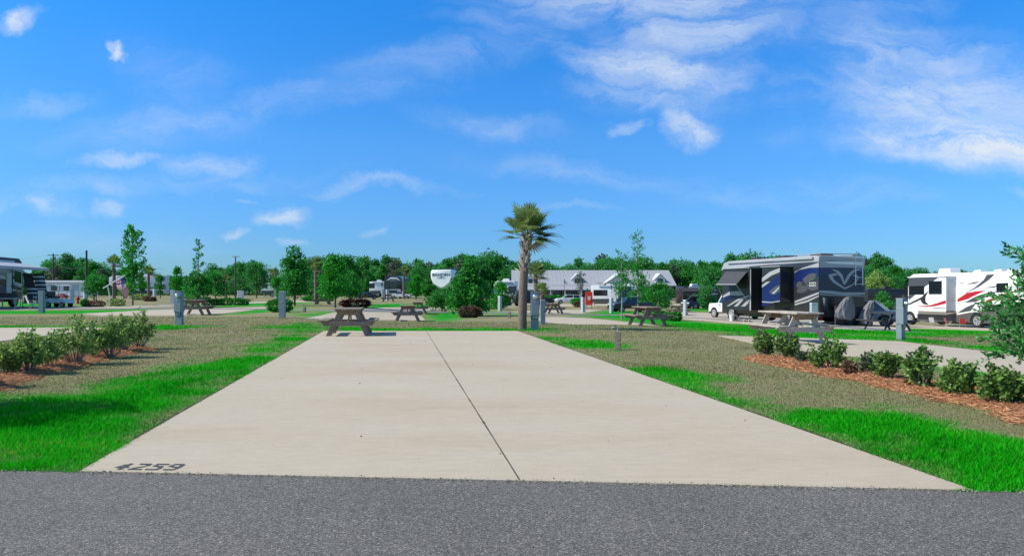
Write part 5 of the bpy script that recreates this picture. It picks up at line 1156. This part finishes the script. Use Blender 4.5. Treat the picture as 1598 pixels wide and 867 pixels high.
# ---------------------------------------------------------------- trailers and motorhomes further off
def trailer(pos,rz,L_,H,label,main='white',low='charcoal',name='travel_trailer',cat='trailer',fifth=False,awn=None,ac=1,stripe=None,wins=3,front=None,wheels=2,side=-1,door=.62):
    """long box body along +x; side=-1 shows the face towards -y"""
    root=empty(name,pos,rz,label,cat); Wt=2.5; y=side*Wt/2
    if fifth: prof=[(0,.55),(0,H),(L_-.6,H),(L_-.1,H-.3),(L_,H-1.0),(L_-.3,H-1.75),(L_-2.1,H-1.85),(L_-2.3,.55)]
    else: prof=[(0,.55),(0,H-.1),(.1,H),(L_-.4,H),(L_-.05,H-.5),(L_,H*.5),(L_-.2,.55)]
    MB().prism(prof,-Wt/2,Wt/2,'y').build('body',M[main],root,bevel=.05,smooth=True)
    mx_=L_-(2.35 if fifth else .3)
    panel(root,'lower_skirt',[(.05,.58),(mx_,.58),(mx_,1.15),(.05,1.05)],'y',y,.004,low,side)
    if stripe: panel(root,'paint_stripe',[(.1,1.5),(L_*.45,1.35),(L_-.4,H*.62),(L_-.35,H*.72),(L_*.5,1.62),(.1,1.75)],'y',y,.004,stripe,side)
    for k in range(wins):
        x=L_*(.12+.76*k/max(1,wins-1)); 
        if fifth and x>L_-2.6: z0,z1=H-1.35,H-.75
        else: z0,z1=1.55,2.25
        if abs(x-L_*door)<.9: x-=.8
        w=panel(root,'window_frame',[(x-.48,z0-.05),(x+.48,z0-.05),(x+.48,z1+.05),(x-.48,z1+.05)],'y',y,.012,'black',side); panel(root,'window',[(x-.43,z0),(x+.43,z0),(x+.43,z1),(x-.43,z1)],'y',y+side*.012,.006,'glass',side)
    d_=panel(root,'door',[(L_*door-.35,.7),(L_*door+.35,.7),(L_*door+.35,2.55),(L_*door-.35,2.55)],'y',y,.02,'offwhite',side)
    b_=panel(root,'handle',[(L_*door+.22,1.5),(L_*door+.30,1.5),(L_*door+.30,1.62),(L_*door+.22,1.62)],'y',y+side*.02,.03,'black',side); b_.parent=d_
    for k in range(ac): MB().prism([(L_*(.3+.35*k),H),(L_*(.3+.35*k)+.9,H),(L_*(.3+.35*k)+.75,H+.28),(L_*(.3+.35*k)+.1,H+.3)],-.35,.35,'y').build('air_conditioner',M['offwhite' if main!='charcoal' else 'pole'],root,bevel=.03)
    MB().box((L_/2,side*(Wt/2+.07),H-.12),(L_*.7,.13,.13)).build('awning_case',M['offwhite' if main!='charcoal' else 'pole'],root,bevel=.02)
    for k in range(wheels): wheel(root,L_*.38+k*.9,side*(Wt/2-.12),.36,.22,side=side); wheel(root,L_*.38+k*.9,-side*(Wt/2-.12),.36,.22,side=-side)
    MB().box((L_/2,0,.5),(L_-1,Wt-.6,.2)).build('chassis',M['black'],root)
    for x in(.5,L_-2.6): 
        mb=MB(); mb.tube([(x,y*.85,.55),(x,y*.85,.0)],.05,6); mb.build('levelling_jack',M['galv'],root)
    if front=='glass': MB().box((L_-.02,0,H*.62),(.10,Wt-.4,H*.33)).build('windscreen',M['glass'],root,bevel=.03)
    if awn:
        a0,a1,outw,mt=awn; zz=H-.15; mb=MB(); q_=[Vector((a0,y,zz)),Vector((a1,y,zz)),Vector((a1,y+side*outw,zz-.45)),Vector((a0,y+side*outw,zz-.45))]
        mb.add(q_+[v_-Vector((0,0,.02)) for v_ in q_],[(0,1,2,3),(7,6,5,4),(0,4,5,1),(1,5,6,2),(2,6,7,3),(3,7,4,0)]); mb.box(((a0+a1)/2,y+side*outw,zz-.55),(a1-a0,.02,.2)); aw=mb.build('awning',M[mt],root)
        for x in(a0+.05,a1-.05): mb=MB(); mb.tube([(x,y+side*outw,zz-.45),(x,y+side*.03,1.0)],.025,6); mb.tube([(x,y+side*.03,zz-.5),(x,y+side*.03,.9)],.02,6); mb.build('awning_arm',M['pole'],aw)
    return root
# left motorhome with big awning
lm=trailer(Vector((-37.6,54.3,0))-Matrix.Rotation(R(99),3,'Z')@Vector((10.6,-1.25,0)),R(99),10.6,3.5,'grey and black motorhome with a wide open awning at the left edge',main='silver',low='grey',name='motorhome',cat='motorhome',awn=(2.0,9.0,2.5,'awning'),ac=2,stripe='charcoal',wins=4,front='glass',wheels=1,door=.8)
panel(lm,'paint_graphic',[(5,1.9),(9.6,1.3),(10.3,1.2),(10.3,1.4),(9,1.7),(5,2.4)],'y',-1.25,.006,'black',-1); panel(lm,'paint_graphic',[(5,2.5),(9.6,1.8),(10.3,1.5),(10.3,1.62),(9,2.1),(5,2.75)],'y',-1.25,.008,'white',-1)
panel(lm,'paint_graphic',[(7.2,.8),(8.6,.8),(8.9,1.2),(8,1.6),(7.1,1.5)],'y',-1.25,.008,'blue',-1); panel(lm,'cab_window',[(9.2,1.9),(10.2,1.75),(10.2,2.6),(9.3,2.75)],'y',-1.25,.012,'glass',-1)
mb=MB(); mb.prism([(0,3.3),(10.2,3.3),(10.35,3.35),(9.9,3.66),(.0,3.7)],-1.27,1.27,'y'); mb.build('roof_shell',M['navy'],lm,bevel=.05)
wheel(lm,9.3,-1.13,.48,.28,side=-1); mb=MB(); mb.lathe([(.56,-.02),(.56,.01)],(9.3,-1.24,.62),20,'y'); mb.build('wheel_arch',M['black'],lm)
MB().box((8.0,-3.2,.78),(1.9,.75,.05)).build('step',M['galv'],lm) if False else None
# folding table by it
e_=empty('camp_table',atd(8,47),R(5),'low grey folding table under the left awning','table'); MB().box((0,0,.72),(1.9,.75,.05)).build('tabletop',M['galv'],e_,bevel=.01)
for sx_ in(-1,1):
    for s_y in(-1,1): MB().box((sx_*.8,s_y*.3,.35),(.04,.04,.70)).build('leg',M['galv'],e_)
MB().box((.1,0,.92),(.9,.4,.32)).build('tray',M['pole'],e_)
# hanging black and white flag screen
fp=atd(35.5,52.3); e_=empty('flag_screen',fp,R(4),'black and white stars and stripes screen hanging from the end of the awning','flag')
mb=MB(); wq=1.5; hq=1.95; z0=.52
for i in range(13):
    a=z0+hq*(1-(i+1)/13); b_=z0+hq*(1-i/13); sk=lambda z:(hq+z0-z)*.20
    canton=i<7; xa=.68 if canton else 0
    nseg=10
    for k in range(nseg):
        u0=xa+(wq-xa)*k/nseg; u1=xa+(wq-xa)*(k+1)/nseg; wv=lambda u,z:.05*math.sin(u*6+z*2)
        mb.add([(u0+sk(a),wv(u0,a),a),(u1+sk(a),wv(u1,a),a),(u1+sk(b_),wv(u1,b_),b_),(u0+sk(b_),wv(u0,b_),b_)],[(0,1,2,3)],mi=1 if i%2 else 0)
    if canton: mb.add([(0+sk(a),0,a),(xa+sk(a),.0,a),(xa+sk(b_),.0,b_),(0+sk(b_),0,b_)],[(0,1,2,3)],mi=0)
for r_ in range(9):
    for c in range(6 if r_%2==0 else 5):
        z=z0+hq-(r_+.7)*.102; x=.07+(c+(0 if r_%2==0 else .5))*.105+(hq+z0-z)*.2; mb.add([(x-.02,-.012,z-.02),(x+.02,-.012,z-.02),(x+.02,-.012,z+.02),(x-.02,-.012,z+.02)],[(0,1,2,3)],mi=2)
mb.build('cloth',[M['darkcloth'],M['white'],M['galv']],e_)
MB().tube([(-.02,0,z0+hq+.02),(wq+.05,0,z0+hq+.02)],.02,6).build('rod',M['galv'],e_)
for s,x in((-1,.0),(1,wq)): MB().tube([(x,0,0),(x,0,z0+hq)],.015,6).build('pole',M['pole'],e_)
for i,(px,d) in enumerate(((43,47.8),(50,46.6),(57,47.2))):
    folding_chair(atd(px,d),i*2+.4,'darkcloth' if i!=1 else 'offwhite',['dark folding chair under the left awning','pale folding chair in front of the flag screen','dark folding chair right beside the left utility post'][i],None)
# golf cart
e_=empty('golf_cart',atd(77,51.5),R(-6),'white golf cart with a pale roof parked right of the flag screen','golf cart')
MB().prism([(0,.35),(0,.72),(.5,.78),(.62,.45),(1.15,.42),(1.25,.72),(1.75,.70),(2.1,.55),(2.15,.35)],-.58,.58,'y').build('body',M['offwhite'],e_,bevel=.05,smooth=True)
MB().box((.42,0,.86),(.5,1.0,.16)).build('seat',M['charcoal'],e_,bevel=.04); MB().box((.18,0,1.12),(.12,1.0,.42)).build('backrest',M['charcoal'],e_,bevel=.04)
MB().prism([(-.15,1.78),(-.1,1.83),(1.5,1.86),(1.7,1.80),(1.5,1.79)],-.6,.6,'y').build('roof',M['offwhite'],e_)
for x,x2 in((.02,.05),(1.3,1.5)):
    for s in(-1,1): MB().tube([(x2 if x<1 else 1.28,s*.52,.72),(x2 if x<1 else 1.48,s*.52,1.8)][:2],.02,6).build('roof_post',M['black'],e_)
mb=MB(); mb.tube([(1.22,.2,.75),(.98,.2,1.05)],.018,6); mb.lathe([(.16,0),(.18,0),(.18,.02),(.16,.02)],(.98,.2,1.05),14); mb.build('steering_wheel',M['black'],e_)
for x in(.32,1.72):
    for s in(-1,1): wheel(e_,x,s*.5,.24,.18,side=s,hub='galv')
e_.scale=(.78,.78,.88)
# far park home
ph=empty('mobile_home',atd(66,118),R(2),'long low white mobile home behind the golf cart','mobile home')
MB().prism([(0,.2),(0,2.35),(.1,2.4),(8.2,2.4),(8.25,.2)],-1.8,1.8,'y').build('wall',M['sidingwhite'],ph)
MB().box((4.1,0,2.58),(8.9,4.1,.34)).build('roof',M['white'],ph,bevel=.08)
for x,w in((1.2,.9),(3.0,1.0),(5.0,.9)):
    f=panel(ph,'window',[(x-w/2,1.1),(x+w/2,1.1),(x+w/2,1.95),(x-w/2,1.95)],'y',-1.8,.03,'glass',-1)
f=panel(ph,'door',[(5.9,.3),(7.0,.3),(7.0,2.1),(5.9,2.1)],'y',-1.8,.03,'postlight',-1); MB().box((4.1,-1.6,.2),(8.2,.3,.4)).build('skirting',M['silver'],ph)
trailer(atd(260,120),R(180+6),8.8,3.6,'far white fifth wheel trailer behind the small palm at left',main='offwhite',low='charcoal',fifth=True,wins=4,side=1,stripe='grey')
trailer(atd(410,125),R(5),5.2,2.4,'small far white trailer under the broad dark tree',main='offwhite',low='grey',wins=2,wheels=1)
trailer(atd(578,118),R(3),3.6,2.6,'far white trailer end behind the red hedge',main='white',low='grey',wins=2,wheels=1)
# dark motorhome seen from its front
e_=empty('motorhome',atd(613,100),0,'dark motorhome facing the camera beside the two white posts','motorhome')
mb=MB(); mb.prism([(-1.25,.4),(1.25,.4),(1.25,2.3),(1.1,3.0),(.5,3.25),(-.5,3.25),(-1.1,3.0),(-1.25,2.3)],0,8,'y'); mb.build('body',M['charcoal'],e_,bevel=.06)
def fy(nm,P_,m_,t=.02,ex=0): return panel(e_,nm,P_,'y',-ex,t,m_,-1)
fy('windscreen',[(-1.1,1.5),(1.1,1.5),(1.05,2.35),(-1.05,2.35)],'glass'); fy('paint_graphic',[(-1.0,2.5),(-.3,3.05),(.6,3.0),(1.1,2.5),(.5,2.75),(-.3,2.75)],'offwhite'); fy('paint_graphic',[(-.8,2.42),(0,2.62),(.9,2.42),(0,2.5)],'silver',ex=.004)
fy('grille',[(-1.1,.5),(1.1,.5),(1.1,1.35),(-1.1,1.35)],'silver'); fy('grille_slot',[(-.6,.8),(.6,.8),(.6,1.15),(-.6,1.15)],'black',ex=.022)
for s in(-1,1): MB().box((s*.9,-.06,.95),(.3,.06,.2)).build('headlight',M['chrome'],e_,bevel=.02); MB().box((s*1.5,-.1,2.0),(.18,.2,.45)).build('mirror',M['black'],e_,bevel=.02)
for x in(-.95,.95): MB().lathe([(.4,-.13),(.4,.13)],(x,.8,.4),18,'x').build('wheel',M['rubber'],e_)
# white fifth-wheel nose with lettering
zc=lambda x,y:(600+x/6.195,380+y/6.195)
d5=74.0; fl=atd(688.5,d5); e_=empty('fifth_wheel_trailer',fl,R(-14),'white fifth wheel trailer nose with dark lettering, half hidden by the largest tree','trailer')
H5=CZ-(420.5-CY)/FP*d5-fl.z; w5=2.5
pr=[(-w5/2,H5-.25),(-w5/2+.12,H5),(w5/2-.12,H5),(w5/2,H5-.25),(w5/2,H5-.85),(w5/2-.25,H5-1.45),(.35,H5-1.92),(0,H5-2.05),(-.35,H5-1.92),(-w5/2+.25,H5-1.45),(-w5/2,H5-.85)]
mb=MB(); n=len(pr); rings=[(0,.86,.05),(.10,.95,.02),(.35,1,0),(1.6,1,0)]
vs=[];fs=[]
for (yy,k,dz) in rings: vs+=[(x*k,yy,(z-(H5-.72))*k+(H5-.72)) for x,z in pr]
for i in range(3): fs+=[(i*n+k,i*n+(k+1)%n,(i+1)*n+(k+1)%n,(i+1)*n+k) for k in range(n)]
fs.append(tuple(range(n))); fs.append(tuple(3*n+k for k in range(n))); mb.add(vs,fs); mb.build('nose_cap',M['white'],e_,smooth=True)
MB().prism([(-w5/2,.75),(-w5/2,H5-.02),(w5/2,H5-.02),(w5/2,.75)],1.75,9.5,'y').build('body',M['charcoal'],e_,bevel=.05)
MB().prism([(-w5/2+.02,H5-.9),(-w5/2+.05,H5-1.5),(w5/2-.05,H5-1.5),(w5/2-.02,H5-.9)],.5,1.75,'y').build('under_nose',M['pole'],e_)
txt('BIGHORN',.40,M['navy'],e_,(0,-.012,H5-.55),(R(90),0,0),.004,'lettering',.008,1.12)
mb=MB(); mb.prism([(-.5,H5-.82),(-.15,H5-.77),(0,H5-.70),(.15,H5-.77),(.5,H5-.82),(.15,H5-.82),(0,H5-.86),(-.15,H5-.82)],-.012,.002,'y'); mb.prism([(-.5,H5-.90),(.5,H5-.90),(.3,H5-.94),(-.3,H5-.94)],-.012,.002,'y'); mb.build('emblem',M['navy'],e_)
MB().box((.3,2.6,H5+.13),(.8,1.0,.26)).build('air_conditioner',M['black'],e_,bevel=.05)
mb=MB(); mb.tube([(-.02,.7,H5-1.45),(-.3,.7,.0)],.03,6); mb.tube([(.02,.7,H5-1.45),(.35,.7,.0)],.03,6); mb.tube([(0,.7,H5-1.45),(.02,1.4,0.0)],.03,6); mb.build('tripod_support',M['offwhite'],e_)
for s in(-1,1): MB().tube([(s*.9,1.9,.8),(s*.9,1.9,0)],.06,8).build('landing_leg',M['galv'],e_)
for y in(6.2,7.1):
    for s in(-1,1): MB().lathe([(.38,-.12),(.38,.12)],(s*1.12,y,.38),18,'x').build('wheel',M['rubber'],e_)
# trailer left of the building, white over dark
trailer(atd(806,84),R(180-8),2.6,2.9,'black and white trailer end left of the palm, by the building',main='offwhite',low='black',wins=2,side=1,stripe='black',wheels=1)
# white and blue trailer before the building
tb=trailer(atd(923,84),R(-10),6.9,2.95,'white travel trailer with a navy slide room before the building',main='white',low='grey',wins=4,ac=2,door=.45)
MB().box((4.6,-1.45,1.75),(1.7,.5,2.0)).build('slide_room',M['navy'],tb,bevel=.03); tb.scale=(.85,)*3; mb=MB(); mb.tube([(.9,-1.35,3.2),(4.6,-1.35,3.2)],.04,6); mb.build('roof_rack',M['pole'],tb)
# canopy trailer
tcn_=trailer(atd(1060,84),R(8),4.6,2.6,'dark brown trailer with swirls under a raised black awning',main='brown',low='black',awn=(-.6,3.6,1.6,'pole'),wins=1,wheels=2,stripe='offwhite',name='travel_trailer')
panel(tcn_,'paint_graphic',[(2.4,1.0),(3.0,1.7),(4.0,2.3),(4.0,2.15),(3.2,1.5),(2.7,.9)],'y',-1.25,.008,'offwhite',-1); panel(tcn_,'paint_graphic',[(.3,.9),(1.2,1.8),(2.3,2.3),(1.3,1.55)],'y',-1.25,.008,'offwhite',-1)
trailer(atd(1345,84),R(4),8.6,2.5,'dark trailer roof showing behind the round tree between the motorhomes',main='charcoal',low='black',ac=3,wins=2)
# folding table and grill near dark motorhome
e_=empty('grill',atd(570,70),0,'small dark barbecue grill behind the near picnic table','grill'); MB().lathe([(.05,.55),(.22,.62),(.28,.78),(.24,.95),(.08,1.02)],(0,0,0),14).build('bowl',M['black'],e_,smooth=True)
for k in range(3): MB().tube([(0,0,.6),(math.cos(k*2.1)*.3,math.sin(k*2.1)*.3,0)],.02,6).build('leg',M['black'],e_)
# red box before the building
e_=empty('red_kiosk',atd(919,74),0,'bright red orange upright box beside the white trailer','kiosk'); MB().box((0,0,1.05),(.72,.4,1.4)).build('cabinet',M['orange'],e_,bevel=.04); mb=MB(); mb.box((-.3,-.0,.15),(.08,.4,.3)); mb.box((.3,0,.15),(.08,.4,.3)); mb.build('leg',M['galv'],e_); panel(e_,'label_plate',[(-.15,.9),(.15,.9),(.15,1.3),(-.15,1.3)],'y',-.25,.01,'offwhite',-1)

# ---------------------------------------------------------------- leaning flag
fb=at(190,479); d_=fb.y; k=d_/FP
P3=lambda px,py,dy=0:Vector(((px-CX)/FP*(d_+dy),d_+dy,CZ-(py-CY)/FP*(d_+dy)))-fb
e_=empty('leaning_flag',fb,0,'stars and stripes flag on a tilted white staff over low bushes','flag')
MB().tube([P3(164.5,453.5),P3(194,436)],.032,8).build('staff',M['offwhite'],e_); MB().tube([P3(173,479),P3(173.5,463),P3(171,451)],.03,8).build('stand',M['offwhite'],e_)
h0,h1=P3(180,444.5),P3(193.5,437.5); w0,w1=P3(196,471.5),P3(199.5,456)
mb=MB(); 
for i in range(13):
    for j in range(12):
        def pt_(s,t):
            a=h1.lerp(h0,s); b_=w1.lerp(w0,s); v=a.lerp(b_,t); v.y+=.10*math.sin(t*7+s*2); v.z-=.10*math.sin(t*math.pi)*.3; v.x+=.03*math.sin(t*9+s*3); return v
        s0,s1,t0,t1=i/13,(i+1)/13,j/12,(j+1)/12
        mi=2 if (i<7 and j<6) else (0 if i%2==0 else 1); mb.add([pt_(s0,t0),pt_(s1,t0),pt_(s1,t1),pt_(s0,t1)],[(0,1,2,3)],mi)
        if mi==2 and (i+j)%2==0:
            c=pt_((s0+s1)/2,(t0+t1)/2)-Vector((0,.012,0)); mb.add([c+Vector((-.012,0,-.012)),c+Vector((.012,0,-.012)),c+Vector((.012,0,.012)),c+Vector((-.012,0,.012))],[(0,1,2,3)],1)
mb.build('cloth',[M['flagred'],M['flagwhite'],M['flagblue']],e_); e_.scale=(1.15,1.15,1.15)

# ---------------------------------------------------------------- long building with metal roof
d6=122.0; gz=float(tz(0+14,d6)); kk=d6/FP
bx0=(798-CX)*kk; bx1=(1056-CX)*kk; e_=empty('long_building',Vector((bx0,d6,gz)),0,'long white building with pale metal roof, dormers and a porch','building')
LB=bx1-bx0; Zp=lambda py:CZ-(py-CY)*kk-gz; Xp=lambda px:(px-798)*kk
eave=Zp(446); ridge=Zp(423.5)-.0; DP=9
MB().box((LB/2,DP/2+1.9,eave/2),(LB-.6,DP,eave)).build('wall',M['sidinggrey'],e_)
rf=MB(); rf.prism([(.0,eave-.02),(.0,eave+.12),(6.2,ridge+.4),(12.4,eave+.12),(12.4,eave-.02),(6.2,ridge+.25)],0,LB,'x')
k=.4
while k<LB:
    sl_=(ridge+.28-eave)/6.2; rf.add([(k,0,eave+.122),(k+.05,0,eave+.122),(k+.05,6.2,ridge+.402),(k,6.2,ridge+.402),(k,0,eave+.145),(k+.05,0,eave+.145),(k+.05,6.2,ridge+.425),(k,6.2,ridge+.425)],[(4,5,6,7),(0,1,5,4),(1,2,6,5),(3,0,4,7)]); k+=.75
roof=rf.build('roof',M['roofmetal'],e_)
for s,x in((0,.35),(1,LB-.35)):
    mb=MB(); mb.prism([(1.9,eave),(6.2,ridge+.2),(10.6,eave)],x-.05,x+.05,'x'); mb.build('gable_wall',M['sidingwhite'],e_)
px1=Xp(935); pe=Zp(452.5)
rf=MB(); rf.add([(-.2,-2.6,pe),(px1,-2.6,pe),(px1,.4,eave+.05),(-.2,.4,eave+.05),(-.2,-2.6,pe+.1),(px1,-2.6,pe+.1),(px1,.4,eave+.15),(-.2,.4,eave+.15)],[(0,1,2,3),(4,5,6,7),(0,1,5,4),(1,2,6,5),(2,3,7,6),(3,0,4,7)]); rf.build('porch_roof',M['roofmetal'],e_)
for px in(801,826,858,880,905,930): MB().box((Xp(px),-2.4,pe/2),(.22,.22,pe)).build('porch_post',M['sidingwhite'],e_)
def win(x,w,z0,z1,y,sy_=-1):
    f=panel(e_,'window',[(x-w/2,z0),(x+w/2,z0),(x+w/2,z1),(x-w/2,z1)],'y',y,.05,'sidingwhite',-1); g=panel(e_,'pane',[(x-w/2+.08,z0+.08),(x+w/2-.08,z0+.08),(x+w/2-.08,z1-.08),(x-w/2+.08,z1-.08)],'y',y-.05,.02,'glass',-1); g.parent=f
for px,w in((810,1.6),(822,1.4),(846,2.6),(872,1.6),(898,1.5),(915,1.3)): win(Xp(px),w,.5,2.15,1.9)
f=panel(e_,'door',[(Xp(860),.05),(Xp(860)+1.0,.05),(Xp(860)+1.0,2.1),(Xp(860),2.1)],'y',1.9,.05,'offwhite',-1)
MB().box((px1/2,-1.0,.08),(px1,3.4,.16)).build('porch_floor',M['concrete'],e_)
def dormer(px,w,hz,zb_):
    x=Xp(px); yb=.9; mb=MB(); mb.prism([(x-w/2,zb_),(x+w/2,zb_),(x+w/2,zb_+hz*.6),(x,zb_+hz*1.0),(x-w/2,zb_+hz*.6)],yb,yb+3.6,'y'); dm=mb.build('dormer',M['sidingwhite'],e_)
    for s in(-1,1): mb=MB(); mb.add([(x+s*(w/2+.25),yb-.25,zb_+hz*.5),(x,yb-.25,zb_+hz*1.0+.12),(x,yb+3.8,zb_+hz*1.0+.12),(x+s*(w/2+.25),yb+3.8,zb_+hz*.5),(x+s*(w/2+.25),yb-.25,zb_+hz*.5+.1),(x,yb-.25,zb_+hz*1.0+.22),(x,yb+3.8,zb_+hz*1.0+.22),(x+s*(w/2+.25),yb+3.8,zb_+hz*.5+.1)],[(3,2,1,0),(4,5,6,7),(0,1,5,4),(2,3,7,6),(3,0,4,7)]); mb.build('dormer_roof',M['white'],dm)
    g=panel(e_,'pane',[(x-w*.28,zb_+.25),(x+w*.28,zb_+.25),(x+w*.28,zb_+hz*.62),(x-w*.28,zb_+hz*.62)],'y',yb,.03,'glass',-1); g.parent=dm
dormer(828,1.3,1.7,Zp(444.5)); dormer(902,1.7,1.9,Zp(445)); dormer(1032,1.7,1.9,Zp(445))
# cross gable
x0,x1,xm=Xp(941),Xp(989),Xp(965); zt=Zp(427.5); zs=Zp(443)
mb=MB(); mb.prism([(x0+.4,0),(x1-.4,0),(x1-.4,zs+.1),(xm,zt-.15),(x0+.4,zs+.1)],-1.6,2.2,'y'); g_=mb.build('cross_gable',M['sidingwhite'],e_)
for (xa,xb) in ((x0,xm),(x1,xm)):
    mb=MB(); mb.add([(xa,-2.0,zs-.05),(xb,-2.0,zt),(xb,5.5,zt),(xa,5.5,zs-.05),(xa,-2.0,zs+.12),(xb,-2.0,zt+.17),(xb,5.5,zt+.17),(xa,5.5,zs+.12)],[(0,1,2,3),(4,5,6,7),(0,1,5,4),(2,3,7,6),(3,0,4,7)]); mb.build('gable_roof',M['white'],g_)
win(xm-1.2,1.0,.9,2.2,-1.6); win(xm+1.2,1.0,.9,2.2,-1.6)
win(Xp(1005),1.1,.9,2.1,1.9); win(Xp(1040),1.1,.9,2.1,1.9)
# pennant in front of the roof
e2=empty('pennant_pole',atd(880.5,100),0,'small white pennant on a thin pole before the metal roof','pennant'); MB().tube([(0,0,0),(0,0,3.4)],.03,6).build('pole',M['pole'],e2)
MB().add([(.02,0,3.35),(.02,0,2.75),(.62,.02,2.62),(.02,.03,3.35),(.02,.03,2.75),(.62,.05,2.62)],[(0,1,2),(5,4,3),(0,2,5,3),(1,0,3,4),(2,1,4,5)]).build('pennant',M['flagwhite'],e2)
